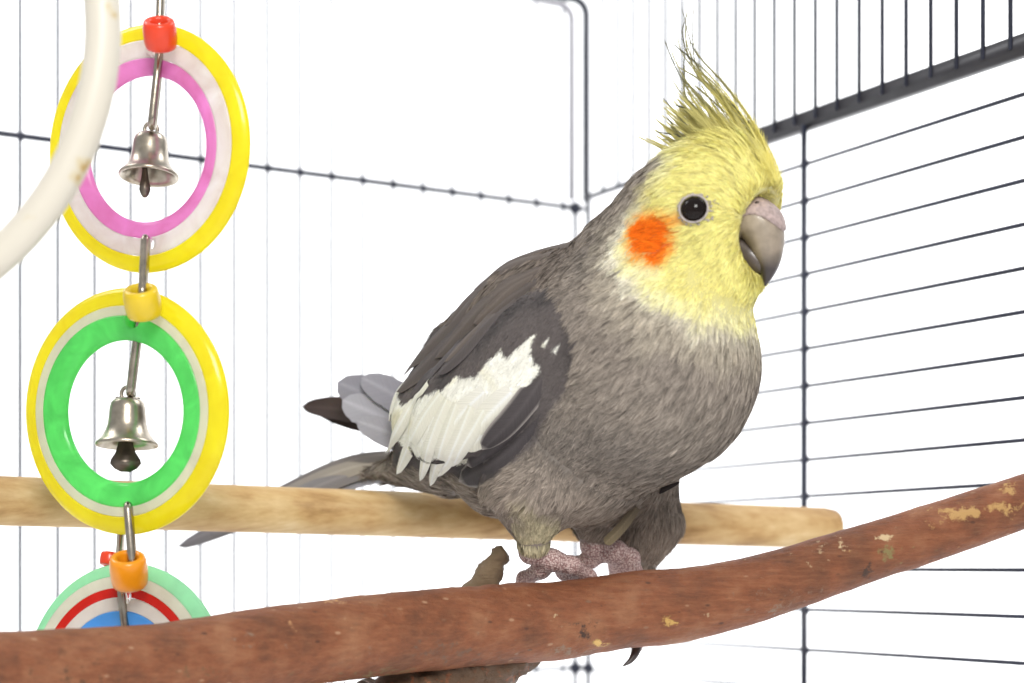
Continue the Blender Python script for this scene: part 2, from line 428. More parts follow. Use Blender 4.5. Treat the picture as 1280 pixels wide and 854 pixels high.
# ------------------------------------------------------------------ dowel
def build_dowel():
    a = P(-150, 621, 438); b = P(1047, 661, 516)
    n = 60; t = np.linspace(0, 1, n)
    pts = a + (b - a) * t[:, None]
    rad = np.full(n, 6.65); rad = rad - .35 * t
    d = np.linalg.norm(b - a) * (1 - t); e = d < 3
    rad[e] = rad[e] - 2.0 + np.sqrt(np.maximum(0, 1 - (1 - d[e] / 3) ** 2)) * 2.0
    pts = np.vstack([pts[:-1], [a + (b - a) * (1 - k / np.linalg.norm(b - a)) for k in (2.4, 1.4, .6, .15, 0)]])
    rad = np.concatenate([rad[:-1], [5.95, 5.75, 5.2, 4.4, 3.6]])
    order = np.argsort(((pts - a) @ (b - a))); pts = pts[order]; rad = rad[order]
    ang = np.arange(28) * 2 * PI / 28
    rough = np.array([[1 + .012 * mnoise.noise(Vector((p[0] * .03, math.cos(q) * 1.5, math.sin(q) * 1.5))) for q in ang] for p in pts])
    mb = MB(); tube(mb, pts, rad, 28, rough=rough)
    obj('dowel_perch', mb.mesh('dowel_perch'), M['dowel'], None, 'smooth pale wooden dowel perch running behind the bird', 'perch')
build_dowel()

# ------------------------------------------------------------------ branch
BR = np.array([[-160, 860, 128, 366], [0, 849, 118, 378], [150, 838, 110, 389], [300, 818, 107, 400], [450, 797, 103, 412], [600, 782, 101, 425],
      [700, 776, 98, 433], [780, 764, 95, 437], [860, 755, 92, 440], [950, 735, 86, 441], [1050, 702, 79, 442], [1150, 671, 76, 443], [1280, 626, 70, 445], [1420, 572, 64, 448]], float)
KNOTS = [(745, 797, 15, 1.2), (842, 776, 12, 1.2), (1105, 697, 22, .7), (1068, 670, 9, .5), (430, 783, 10, .5), (610, 740, 14, 1.0), (980, 760, 9, .4)]
def build_branch():
    c = spline(BR, 260)
    pts = np.array([P(a, b, y) for a, b, _, y in c])
    tang = np.gradient(c[:, 1]) / np.gradient(c[:, 0])
    rad = c[:, 2] / 2 * np.cos(np.arctan(tang)) * c[:, 3] / FPX
    seg = 56; ang = np.arange(seg) * 2 * PI / seg
    tt, Nn, Bb = frames(pts)
    rough = np.ones((len(pts), seg)); wear = np.zeros((len(pts), seg)); col = np.ones((len(pts), seg, 3)) * srgb(200, 165, 115)
    for i, p in enumerate(pts):
        for j, q in enumerate(ang):
            w = p + (math.cos(q) * Nn[i] + math.sin(q) * Bb[i]) * rad[i]
            v = Vector(w)
            rough[i, j] += .035 * mnoise.noise(v * .045) + .022 * mnoise.noise(v * .13) + .012 * mnoise.noise(v * .4)
            px = 640 + w[0] / w[1] * FPX; py = HORIZON - w[2] / w[1] * FPX
            if w[1] < c[i, 3] + 3:
                for kx, ky, kr, h in KNOTS:
                    d = math.hypot((px - kx), (py - ky) * 1.1) / kr
                    if d < 2: rough[i, j] += .05 * h * math.exp(-d * d * 1.5) - .03 * h * math.exp(-((d - 1.2) ** 2) * 8)
    # wear patches: scars, lichen and dirt, in branch coordinates (position along, angle)
    def patch(kx, ky, rx, ry, colr, wgt=1.0):
        for i, p in enumerate(pts):
            if abs(640 + p[0] / p[1] * FPX - kx) > rx * 2.5 + 5: continue
            for j, q in enumerate(ang):
                w = p + (math.cos(q) * Nn[i] + math.sin(q) * Bb[i]) * rad[i]
                if w[1] > p[1] + 2: continue
                px = 640 + w[0] / w[1] * FPX; py = HORIZON - w[2] / w[1] * FPX
                d = ((px - kx) / rx) ** 2 + ((py - ky) / ry) ** 2
                g = wgt * math.exp(-d)
                if g > wear[i, j]: wear[i, j] = g; col[i, j] = colr
    tan_, pale, moss, dark, grey = srgb(188, 148, 92), srgb(206, 180, 140), srgb(134, 120, 76), srgb(72, 52, 42), srgb(138, 112, 92)
    for kx, ky, rx, ry, cc, w in [(1205, 642, 34, 10, tan_, 1.0), (1255, 636, 30, 8, tan_, .9), (1262, 612, 14, 7, tan_, .7), (1170, 655, 10, 8, tan_, .6),
            (1110, 690, 16, 12, moss, 1.0), (1108, 672, 10, 6, pale, .9), (1085, 712, 9, 9, dark, .9), (1068, 690, 8, 5, tan_, .6), (1053, 683, 5, 8, pale, .9), (1022, 685, 10, 6, pale, .5),
            (748, 803, 8, 6, srgb(216, 176, 104), 1.1), (733, 790, 16, 16, dark, .55), (838, 777, 9, 5, srgb(200, 160, 90), 1.0), (848, 768, 14, 7, dark, .5),
            (415, 752, 16, 4, srgb(210, 160, 110), .8), (362, 783, 6, 8, srgb(196, 146, 100), .7), (465, 815, 9, 7, grey, .6), (560, 815, 50, 15, srgb(112, 84, 66), .6),
            (700, 815, 60, 9, grey, .6), (980, 762, 40, 8, grey, .5), (885, 772, 6, 4, pale, .6), (1000, 740, 50, 6, grey, .4), (500, 845, 90, 12, srgb(120, 98, 66), .6),
            (640, 755, 6, 5, srgb(190, 140, 110), .5), (300, 800, 30, 10, grey, .3), (250, 845, 40, 14, srgb(110, 84, 56), .5), (90, 840, 60, 20, srgb(96, 66, 46), .5), (690, 770, 8, 6, pale, .4), (950, 720, 6, 8, pale, .4)]:
        patch(kx, ky, rx, ry, cc, w * 1.15)
    mb = MB(); tube(mb, pts, rad, seg, rough=rough)
    colf = np.vstack([col.reshape(-1, 3), np.ones((2, 3)) * .2])
    me = mb.mesh('branch_perch', col=colf)
    a = me.attributes.new('wear', 'FLOAT', 'POINT'); a.data.foreach_set('value', np.concatenate([wear.reshape(-1), [0, 0]]).astype(np.float32))
    br = obj('branch_perch', me, M['bark'], None, 'thick reddish brown natural branch perch the bird stands on', 'perch')
    def limb(name, ctrl, n=30, seg=16, amp=.12, fr=.25, lab=None, darkw=.8, dc=srgb(104, 80, 60)):
        cc = spline(ctrl, n); pp = np.array([P(a_, b_, y) for a_, b_, y, r in cc]); rr = cc[:, 3] * cc[:, 2] / FPX
        an = np.arange(seg) * 2 * PI / seg
        t_, n_, b_ = frames(pp)
        ro = np.array([[1 + amp * mnoise.noise(Vector(p + (math.cos(q) * n_[i] + math.sin(q) * b_[i]) * rr[i]) * fr) + amp * .6 * mnoise.noise(Vector(p + (math.cos(q) * n_[i] + math.sin(q) * b_[i]) * rr[i]) * fr * 3) for q in an] for i, p in enumerate(pp)])
        m_ = MB(); tube(m_, pp, rr, seg, rough=ro)
        nv = n * seg + 2
        me_ = m_.mesh(name, col=np.ones((nv, 3)) * dc)
        at = me_.attributes.new('wear', 'FLOAT', 'POINT'); at.data.foreach_set('value', np.full(nv, darkw, np.float32))
        obj(name, me_, M['bark'], br, label=lab)
    limb('twig_stub', [(596, 752, 440, 22), (606, 728, 440, 19), (614, 712, 440, 16), (620, 701, 440, 13), (628, 692, 440, 13), (632, 689, 440, 9)], 22, 16, .3, .35, 'short broken twig stub on top of the branch', 1.6, srgb(126, 106, 82))
    limb('side_limb', [(655, 800, 436, 38), (610, 826, 432, 36), (560, 852, 428, 36), (480, 884, 422, 38), (380, 914, 416, 40)], 60, 30, .22, .3, 'rough dark limb growing from under the branch', 1.2, srgb(96, 74, 56))
build_branch()

# ------------------------------------------------------------------ white hoop
def build_hoop():
    Y = 352; k = Y / FPX
    c = P(-239, 40, Y); r = 372 * k
    th = np.linspace(0, 2 * PI, 160, endpoint=False)
    pts = np.array([c + np.array([math.cos(a) * r, math.cos(a) * -3, math.sin(a) * r]) for a in th])
    mb = MB(); tube(mb, pts, 22.5 * k, 22, closed=True)
    obj('hoop_swing', mb.mesh('hoop_swing'), M['hoop'], None, 'white plastic hoop swing with yellowish specks beside the ring toy', 'swing')
build_hoop()

# ------------------------------------------------------------------ hanging ring toy
def boolean_cut(me, cutters):
    o = bpy.data.objects.new('tmp', me); COL.objects.link(o); cs = []
    for cme in cutters:
        c = bpy.data.objects.new('tmpc', cme); COL.objects.link(c); cs.append(c)
        m = o.modifiers.new('b', 'BOOLEAN'); m.operation = 'DIFFERENCE'; m.object = c; m.solver = 'EXACT'
    dg = bpy.context.evaluated_depsgraph_get(); dg.update()
    out = bpy.data.meshes.new_from_object(o.evaluated_get(dg))
    for x in [o] + cs: bpy.data.objects.remove(x)
    return out

def build_toy():
    toy = obj('ring_toy', None, None, label='hanging chain toy of coloured plastic rings with beads and bells', cat='toy')
    def ring(cx, cy, Y, rpx, yaw, roll, bands, half_t, lab, holes, pitch=0):
        c = P(cx, cy, Y); k = Y / FPX
        ax = np.array([math.sin(yaw) * math.cos(pitch), -math.cos(yaw) * math.cos(pitch), math.sin(pitch)])
        up = np.array([math.sin(roll), 0, math.cos(roll)]); up = nrm(up - ax * up.dot(ax))
        parent = None
        cut = []
        rt = np.cross(ax, up); rt = rt if rt[0] > 0 else -rt
        for dg, rr, hr in holes:
            q = c + (up * math.cos(math.radians(dg)) + rt * math.sin(math.radians(dg))) * rr * k
            cm = MB(); tube(cm, [q - ax * 14, q + ax * 14], hr * k, 16); cut.append(cm.mesh('cut'))
        n = len(bands)
        R0, R1 = bands[-1][1], bands[0][0]
        for i, (ro, ri, m_) in enumerate(bands):
            # rounded lens-like cross-section shared by all bands: thick in the middle, soft at the rims
            def hh(r):
                x = (r - R0) / (R1 - R0) * 2 - 1
                return half_t * (1 - abs(x) ** 5 * .55)
            rs = np.linspace(ri + (0 if i == n - 1 else .35), ro - (0 if i == 0 else .35), 9)
            prof = [(r * k, hh(r)) for r in rs] + [(r * k, -hh(r)) for r in rs[::-1]]
            if i > 0: prof = [(a, b) for a, b in prof]
            if i == 0: prof = prof[:9] + [((ro + 2.2) * k, hh(ro) * .55), ((ro + 2.8) * k, 0), ((ro + 2.2) * k, -hh(ro) * .55)] + prof[9:]
            if i == n - 1: prof = prof + [((ri - 2.0) * k, -hh(ri) * .5), ((ri - 2.4) * k, 0), ((ri - 2.0) * k, hh(ri) * .5)]
            b_ = MB(); lathe(b_, prof, c, ax, 96, xdir=up)
            me = b_.mesh('band')
            if cut: me = boolean_cut(me, cut); me.materials.clear()
            for p in me.polygons: p.use_smooth = True
            o = obj('ring' if parent is None else 'band', me, M[m_], toy if parent is None else parent, label=lab if parent is None else None)
            if parent is None: parent = o
        return c, ax, up, k
    Y1, Y2, Y3 = 414, 413, 417
    ring(184, 187, Y1, 150, math.radians(-25), 0.0, [(150, 132, 'p_yellow'), (132, 110, 'p_clear'), (110, 92, 'p_pink')], 1.8, 'plastic ring with yellow rim and pink inner band', [(179, 118, 9), (9.5, 120, 9)], math.radians(-4))
    ring(156, 515, Y2, 153, math.radians(-24), 0.0, [(151, 131, 'p_yellow'), (131, 119, 'p_cream'), (119, 91, 'p_green')], 2.1, 'plastic ring with yellow rim and green inner band', [(177, 121, 8), (11.5, 116, 12)], math.radians(-2.5))
    ring(154, 856, Y3, 150, math.radians(-24), 0.0, [(150, 136, 'p_mint'), (136, 121, 'p_cream'), (121, 109, 'p_red'), (109, 92, 'p_cream'), (92, 70, 'p_blue')], 2.5, 'plastic ring with mint rim, red and blue bands', [(2.5, 110, 11)], math.radians(4))
    def bead(cx, cy, Y, rpx, hpx, m_, tilt=(0, 0, 1), lab=None, hole=.5):
        c = P(cx, cy, Y); k = Y / FPX; r = rpx * k; h = hpx * k; ri = r * hole
        prof = []
        for a in np.linspace(-PI / 2, PI / 2, 9): prof.append((r * .80 + r * .20 * math.cos(a) ** .7, h * math.sin(a) * .98))
        prof += [((r * .8 + ri) / 2, h), (ri * 1.05, h * .86), (ri, 0), (ri * 1.05, -h * .86), ((r * .8 + ri) / 2, -h)]
        b_ = MB(); lathe(b_, prof, c, tilt, 32); obj('bead', b_.mesh('bead'), M[m_], toy, label=lab)
    bead(200, 43, Y1 - 13, 21, 18, 'bead_red', (.05, -.8, 1), 'red barrel bead')
    bead(198, 62, Y1 + 6, 17, 14, 'bead_orange', (0, .3, 1), 'orange bead behind the red bead')
    bead(178, 378, Y2 - 13, 23, 19, 'bead_yellow', (-.04, -.65, 1), 'mustard yellow barrel bead')
    bead(161, 714, Y3 - 10, 23.5, 21, 'bead_orange', (.03, -.55, 1), 'orange barrel bead')
    bead(137, 699, Y3 + 8, 12, 8.5, 'bead_red', (.1, .2, 1), 'small red bead behind the orange bead')
    def link(a, b, Y, wpx, rpx, spread=(0, 1, 0), Yb=None, n=40):
        A = P(a[0], a[1], Y); B = P(b[0], b[1], Yb or Y); k = Y / FPX
        d = B - A; L = np.linalg.norm(d); d /= L; s = nrm(np.array(spread) - d * np.dot(spread, d))
        w = wpx * k; pts = []
        for q in np.linspace(0, PI, n // 2): pts.append(A + s * w * math.cos(q) - d * w * math.sin(q) + d * w)
        for q in np.linspace(PI, 2 * PI, n // 2): pts.append(B + s * w * math.cos(q) - d * w * math.sin(q) - d * w)
        b_ = MB(); tube(b_, pts, rpx * k, 10, closed=True); obj('link', b_.mesh('link'), M['steel'], toy)
    link((203, -60), (199, 48), Y1 - 10, 9, 5.1, (-.16, .98, 0))
    link((201, 58), (190, 158), Y1 - 4, 10, 5.3, (-.16, .98, 0))
    link((182, 300), (178, 374), Y1 - 6, 9, 5.5, (-.16, .98, 0), Y2 - 12)
    link((175, 398), (163, 492), Y2, 8, 5.5, (-.16, .98, 0))
    link((160, 632), (166, 708), Y2 - 5, 8, 5.5, (-.16, .98, 0), Y3 - 10)
    link((152, 655), (149, 700), Y2 + 6, 6, 4.5, (-.16, .98, 0), Y3 + 6)
    link((152, 738), (159, 800), Y3, 8, 5.5, (-.16, .98, 0))
    def bell(cx, top, bot, w, Y, tilt, clap, crown, lab):
        k = Y / FPX; c = P(cx, bot, Y); H = (bot - top) * k; R = w * k
        base = [(0.0, 1.0), (.30, .99), (.44, .96), (.53, .89), (.57, .78), (.59, .60), (.62, .44), (.68, .31), (.78, .19), (.90, .09), (.98, .04), (1.0, .0), (.98, -.03), (.92, -.03), (.80, .07), (.66, .2), (.56, .4), (.53, .6), (.48, .82), (.3, .92), (0.0, .93)]
        prof = [(max(a, .002) * R, b * H) for a, b in base]
        b_ = MB(); lathe(b_, prof, c, tilt, 40, closed=False)
        be = obj('bell', b_.mesh('bell'), M['nickel'], toy, label=lab)
        t_ = nrm(tilt)
        cb = MB()
        th = np.linspace(0, 2 * PI, 20, endpoint=False); q0 = c + t_ * (H + 5 * k)
        tube(cb, [q0 + np.array([math.cos(a) * 8 * k, 0, math.sin(a) * 9 * k]) for a in th], 2.6 * k, 8, closed=True)
        if crown:
            box(cb, c + t_ * (H - 1 * k), ((1, .3, 0), (-.3, 1, 0), (0, 0, 1)), (15 * k, 4 * k, 2.2 * k))
        obj('loop', cb.mesh('loop'), M['nickel'], be)
        cl = MB()
        (x0, y0), (x1, y1), ww = clap
        A = P(x0, y0, Y); B = P(x1, y1, Y); d = nrm(B - A); sx = nrm(np.array([1, .25, 0]) - d * np.dot([1, .25, 0], d)); nn = np.cross(d, sx)
        L = np.linalg.norm(B - A)
        prof = [(-.6, .3), (0, .5), (.3, .66), (.55, .95), (.70, 1.0), (.88, .72), (1.0, .3)]
        V = []; 
        for t, wd in prof:
            for sg in (-1, 1):
                for dn in (-1, 1): V.append(A + d * L * t + sx * sg * wd * ww * k + nn * dn * 1.6 * k)
        Q = []
        for i in range(len(prof) - 1):
            o_ = i * 4
            Q += [[o_, o_ + 4, o_ + 6, o_ + 2], [o_ + 1, o_ + 3, o_ + 7, o_ + 5], [o_, o_ + 1, o_ + 5, o_ + 4], [o_ + 2, o_ + 6, o_ + 7, o_ + 3]]
        Q += [[0, 2, 3, 1], [len(V) - 4, len(V) - 3, len(V) - 1, len(V) - 2]]
        cl.add(V, Q); obj('clapper', cl.mesh('clapper', smooth=False), M['clapper'], be)
    bell(186, 165, 220, 37.5, Y1, (.02, .12, 1), ((181, 214), (181, 247), 7), False, 'small nickel bell in the pink banded ring')
    bell(158.5, 497, 556, 39, Y2, (.0, .08, 1), ((157, 556), (157, 590), 19), True, 'small nickel bell with flat clapper in the green banded ring')
build_toy()

# ================================================================== COCKATIEL
TB = math.radians(35); TH = math.radians(30)
tb = math.tan(TB)
X735 = (735 - 640) * 432 / FPX
def BY(px): return (432 + tb * X735) / (1 + tb * (px - 640) / FPX)
def Mid(px, py): return P(px, py, BY(px))
Fb = np.array([math.cos(TB), -math.sin(TB), 0]); Lb = np.array([-math.sin(TB), -math.cos(TB), 0]); Zu = np.array([0, 0, 1.0])
Fh = np.array([math.cos(TH), -math.sin(TH), 0]); Lh = np.array([-math.sin(TH), -math.cos(TH), 0])
Ob = Mid(735, 480); Oh = Mid(878, 280)

prims = []      # (kind, data, blend)
def rc(a, b, ra, rb, k=7.0): prims.append(('rc', (np.asarray(a), np.asarray(b), ra, rb), k))
def el(c, axes, r, k=7.0): prims.append(('el', (np.asarray(c), np.array(axes), np.asarray(r, float)), k))
def mrc(a, b, k=7.0):
    A = Mid(a[0], a[1]); B = Mid(b[0], b[1]); rc(A, B, a[2] * A[1] / FPX, b[2] * B[1] / FPX, k)
mrc((568, 525, 78), (800, 452, 142))            # rump to breast
mrc((725, 540, 112), (800, 460, 138))           # belly
mrc((635, 575, 72), (700, 560, 88))             # flank
mrc((730, 395, 90), (800, 420, 116))            # shoulders
mrc((588, 452, 58), (672, 406, 82))             # mantle over the folded wings
mrc((800, 395, 112), (872, 290, 88))            # neck
mrc((872, 284, 88), (880, 278, 90))             # head
mrc((808, 322, 72), (832, 292, 64), 8)          # nape
mrc((915, 232, 52), (900, 250, 60), 6)          # crown
mrc((900, 335, 50), (890, 310, 64), 6)          # chin
mrc((930, 268, 40), (905, 270, 55), 5)          # lores
mrc((560, 575, 42), (470, 592, 9), 8)          # vent
for sg in (1, -1):                              # folded wings
    base = P(622, 474, 420); w_in = (base - Ob) @ Lb
    cw = base if sg == 1 else base - Lb * (2 * w_in)
    d_ = nrm(Fb * .86 + Zu * .50); n_ = nrm(Lb * sg + Zu * .25 - Fb * .12); n_ = nrm(n_ - d_ * n_.dot(d_)); s_ = np.cross(d_, n_)
    el(cw, (d_, s_, n_), (31, 15.5, 9), 4)
rc(P(664, 610, 428), P(667, 674, 432), 13, 4.4, 6)      # near thigh
rc(P(760, 600, 447), P(746, 655, 447), 14, 6.0, 6)      # far thigh
rc(P(786, 600, 462), P(806, 652, 462), 15, 9.5, 4)      # far flank plumage hanging low
rc(P(806, 652, 462), P(798, 704, 460), 9.5, 5.0, 4)
prims.append(('cut', (Oh + Fh * 22.0 + Zu * -4.6, np.array([Fh, Lh, Zu]), np.array([12.9, 12.8, 11.0])), 2.5))   # socket for the beak
NPLUM = len(prims)
def chain(pts, k=1.1):
    for a, b in zip(pts[:-1], pts[1:]):
        A, B = P(*a[:3]), P(*b[:3]); rc(A, B, a[3] * .86, b[3] * .80, k)
        rc(B, B + np.array([.05, 0, 0]), b[3] * .90, b[3] * .90, .8)     # knuckle pad
chain([(668, 660, 431, 4.2), (664, 690, 434, 3.5), (690, 700, 436, 3.0), (714, 707, 438, 2.7), (735, 722, 443, 2.5), (746, 745, 447, 2.1)])
chain([(690, 700, 436, 3.0), (676, 712, 439, 2.7), (656, 724, 444, 2.4), (648, 745, 447, 2.0)])
chain([(700, 704, 437, 2.6), (705, 714, 441, 2.4), (715, 730, 446, 2.2)])
chain([(746, 650, 447, 4.2), (742, 682, 447, 3.9), (768, 690, 449, 3.6), (786, 699, 451, 3.3), (791, 716, 453, 2.9), (793, 745, 456, 2.6), (795, 790, 450, 2.3), (796, 808, 444, 1.8)])
chain([(755, 690, 448, 3.2), (738, 699, 449, 2.7), (722, 706, 450, 2.4), (716, 718, 452, 2.2), (714, 740, 454, 2.0)])
chain([(768, 690, 449, 3.2), (772, 704, 453, 2.8), (770, 730, 457, 2.4)])

def sdf(p, upto=None):
    p = np.asarray(p); sh = p.shape[:-1]; q = p.reshape(-1, 3); out = None
    for kind, dat, k in (prims if upto is None else prims[:upto]):
        if kind == 'cut':
            c, ax, r = dat; l = (q - c) @ ax.T
            k0 = np.linalg.norm(l / r, axis=1); k1 = np.linalg.norm(l / (r * r), axis=1)
            dd = -k0 * (k0 - 1) / np.maximum(k1, 1e-9)
            hh = np.maximum(k - np.abs(out - dd), 0) / k
            out = np.maximum(out, dd) + hh * hh * k * .25
            continue
        if kind == 'rc':
            a, b, ra, rb = dat; ba = b - a; L2 = ba @ ba
            h = np.clip(((q - a) @ ba) / max(L2, 1e-9), 0, 1)
            dd = np.linalg.norm(q - a - h[:, None] * ba, axis=1) - (ra + (rb - ra) * h)
        else:
            c, ax, r = dat; l = (q - c) @ ax.T
            k0 = np.linalg.norm(l / r, axis=1); k1 = np.linalg.norm(l / (r * r), axis=1)
            dd = k0 * (k0 - 1) / np.maximum(k1, 1e-9)
        if kind == 'cut': pass
        elif out is None: out = dd
        else:
            hh = np.maximum(k - np.abs(out - dd), 0) / k
            out = np.minimum(out, dd) - hh * hh * k * .25
    return out.reshape(sh)

def grad(p, upto=None, e=.25):
    p = np.asarray(p, float); g = np.stack([sdf(p + np.eye(3)[i] * e, upto) - sdf(p - np.eye(3)[i] * e, upto) for i in range(3)], -1)
    return nrm(g)

def hit(pxy, upto=NPLUM, lift=0.0, fallback=None):
    """surface points of the bird seen along given directions from the viewpoint (sphere tracing); a miss gives the closest point on the way"""
    pxy = np.asarray(pxy, float).reshape(-1, 2)
    d = nrm(np.stack([(pxy[:, 0] - 640) / FPX, np.ones(len(pxy)), (HORIZON - pxy[:, 1]) / FPX], -1))
    t = np.full(len(d), 340.0); best = np.full(len(d), 1e9); bt = t.copy()
    for _ in range(90):
        s = sdf(d * t[:, None], upto); m = s < best; best[m] = s[m]; bt[m] = t[m]
        t = t + np.clip(s, -5, 30) * .8; t = np.minimum(t, 620)
    ok = best < .3
    return d * bt[:, None], ok

# ---- surface nets
def surface_nets(lo, hi, h):
    n = np.ceil((hi - lo) / h).astype(int) + 1
    g = [lo[i] + np.arange(n[i]) * h for i in range(3)]
    V = np.empty(n, np.float32)
    YY, ZZ = np.meshgrid(g[1], g[2], indexing='ij')
    for i in range(n[0]):
        pts = np.stack([np.full_like(YY, g[0][i]), YY, ZZ], -1); V[i] = sdf(pts)
    S = V < 0
    c = n - 1
    acc = np.zeros((*c, 3), np.float32); cnt = np.zeros(c, np.float32)
    def sl(o): return tuple(slice(o[k], o[k] + c[k]) for k in range(3))
    for ax in range(3):
        oth = [k for k in range(3) if k != ax]
        for a in (0, 1):
            for b in (0, 1):
                o0 = [0, 0, 0]; o0[oth[0]] = a; o0[oth[1]] = b; o1 = list(o0); o1[ax] = 1
                s0, s1 = S[sl(o0)], S[sl(o1)]; m = s0 != s1
                if not m.any(): continue
                v0, v1 = V[sl(o0)][m], V[sl(o1)][m]; f = v0 / (v0 - v1)
                e = np.zeros((m.sum(), 3), np.float32); e[:] = o0; e[:, ax] += f
                acc[m] += e; cnt[m] += 1
    act = cnt > 0
    idx = -np.ones(c, np.int64); idx[act] = np.arange(act.sum())
    base = np.stack(np.nonzero(act), -1)
    verts = lo + (base + acc[act] / cnt[act][:, None]) * h
    quads = []
    for ax in range(3):
        b, d = [(1, 2), (2, 0), (0, 1)][ax]
        s0 = np.take(S, range(0, n[ax] - 1), ax); s1 = np.take(S, range(1, n[ax]), ax)
        m = s0 != s1; I = np.stack(np.nonzero(m), -1)
        ok = (I[:, b] > 0) & (I[:, d] > 0) & (I[:, b] < c[b]) & (I[:, d] < c[d]); I = I[ok]
        flip = s0[m][ok]
        def at(db, dd_):
            J = I.copy(); J[:, b] -= db; J[:, d] -= dd_; return idx[J[:, 0], J[:, 1], J[:, 2]]
        q = np.stack([at(1, 1), at(0, 1), at(0, 0), at(1, 0)], -1)
        q[~flip] = q[~flip][:, ::-1]; quads.append(q)
    return verts, np.concatenate(quads)

lo = np.array([-45., 385., -30.]); hi = np.array([75., 490., 118.])
BV, BQ = surface_nets(lo, hi, .95)
for _ in range(2):
    g = grad(BV); BV = BV - g * sdf(BV)[:, None]
BN = grad(BV)

# ---- regions and colours (in the bird's own side-view coordinates, the same on both flanks)
def bcoord(p): q = p - Ob; return np.stack([q @ Fb, q @ Zu], -1)
def hcoord(p): q = p - Oh; return np.stack([q @ Fh, q @ Zu], -1)
def chart(poly, fn, O, L):
    h, ok = hit(poly)
    out = []
    for (px, py), hp, o in zip(poly, h, ok):
        if not o:
            d = P(px, py, 1.0); t = (O @ L) / (d @ L); hp = d * t
        out.append(fn(hp))
    return np.array(out)
def psd(q, poly):
    """signed distance to polygon, negative inside"""
    d = np.full(len(q), 1e9); ins = np.zeros(len(q), bool)
    for a, b in zip(poly, np.roll(poly, -1, 0)):
        e = b - a; w = q - a; h = np.clip((w @ e) / (e @ e), 0, 1)
        d = np.minimum(d, np.linalg.norm(w - h[:, None] * e, axis=1))
        c1 = (a[1] > q[:, 1]) != (b[1] > q[:, 1])
        xs = (b[0] - a[0]) * (q[:, 1] - a[1]) / ((b[1] - a[1]) if b[1] != a[1] else 1e-9) + a[0]
        ins ^= c1 & (q[:, 0] < xs)
    return np.where(ins, -d, d)

YEL = chart([(838, 196), (806, 228), (788, 262), (776, 300), (784, 338), (812, 372), (850, 396), (900, 412), (948, 404), (1010, 380), (1020, 200), (960, 100), (880, 110)], hcoord, Oh, Lh)
CHK = chart([(786, 272), (812, 259), (842, 261), (858, 277), (852, 304), (830, 334), (812, 336), (790, 318), (783, 296)], hcoord, Oh, Lh)
WING = chart([(716, 378), (726, 425), (714, 480), (690, 520), (655, 565), (615, 600), (575, 602), (470, 575), (462, 500), (500, 458), (560, 400), (596, 396), (640, 362), (690, 356)], bcoord, Ob, Lb)
WHT = chart([(673, 414), (668, 440), (679, 459), (662, 479), (657, 498), (646, 514), (621, 535), (593, 557), (576, 568), (557, 584), (532, 570), (506, 554), (484, 534), (471, 512), (481, 493), (503, 479), (509, 502), (526, 493), (557, 481), (574, 465), (585, 470), (599, 465), (613, 449), (630, 434), (640, 440), (652, 430)], bcoord, Ob, Lb)
WHT2 = [chart(pl, bcoord, Ob, Lb) for pl in ([(680, 428), (690, 416), (687, 430)], [(694, 434), (703, 424), (699, 435)])]

def vnoise(p, f, seed=0):
    """cheap smooth value noise by summed sines"""
    r = np.random.default_rng(seed); out = 0
    for _ in range(5):
        k = r.normal(size=3) * f; out = out + np.sin(p @ k + r.uniform(0, 7))
    return out / 2.6
def sstep(a, b, x):
    t = np.clip((x - a) / (b - a), 0, 1); return t * t * (3 - 2 * t)
def lerp(a, b, t): return a + (b - a) * t[:, None]

cG, cGd, cW, cWd = srgb(144, 134, 124), srgb(114, 107, 101), srgb(100, 93, 91), srgb(84, 79, 78)
cY, cYp, cO, cWh = srgb(238, 227, 142), srgb(240, 233, 178), srgb(243, 112, 20), srgb(244, 242, 231)
cBeige = srgb(196, 186, 166)
# ray anchors that steer the lie of the feathers: photo position and the direction they point
FLOW = [(965, 225, -.45, -.9), (945, 195, -.5, -.85), (915, 180, -.65, -.75), (930, 235, -.6, -.6), (880, 205, -1, -.25), (835, 235, -1, .1), (890, 240, -.9, -.3),
        (820, 290, -1, .12), (850, 330, -.85, .5), (905, 310, -.5, .8), (930, 340, -.15, 1), (890, 370, -.35, 1), (850, 380, -.7, .8), (900, 410, -.15, 1), (940, 385, .05, 1),
        (780, 255, -.95, .4), (765, 310, -.8, .65), (790, 360, -.75, .7), (720, 290, -.92, .5), (720, 350, -.95, .4), (660, 330, -.85, .55),
        (840, 430, -.5, .85), (900, 450, -.25, 1), (940, 440, -.1, 1), (770, 420, -.85, .55), (740, 480, -.85, .55), (800, 500, -.7, .75), (880, 530, -.6, .85), (930, 500, -.4, .95),
        (730, 560, -.7, .75), (800, 580, -.6, .8), (850, 590, -.6, .75), (700, 620, -.35, .95), (760, 640, -.4, .9), (640, 600, -.9, .5), (600, 640, -.95, .35), (560, 600, -1, .1),
        (665, 660, -.02, 1), (690, 650, 0, 1), (820, 660, -.2, 1), (500, 590, -1, .15), (640, 430, -.78, .62), (560, 440, -.75, .65), (690, 400, -.75, .65), (690, 460, -.7, .75), (600, 520, -.7, .72), (540, 540, -.6, .8), (640, 540, -.75, .65), (500, 480, -.75, .65)]
FA, _ok = hit([f[:2] for f in FLOW])
FD = np.array([[dx, 0, -dy] for _, _, dx, dy in FLOW])
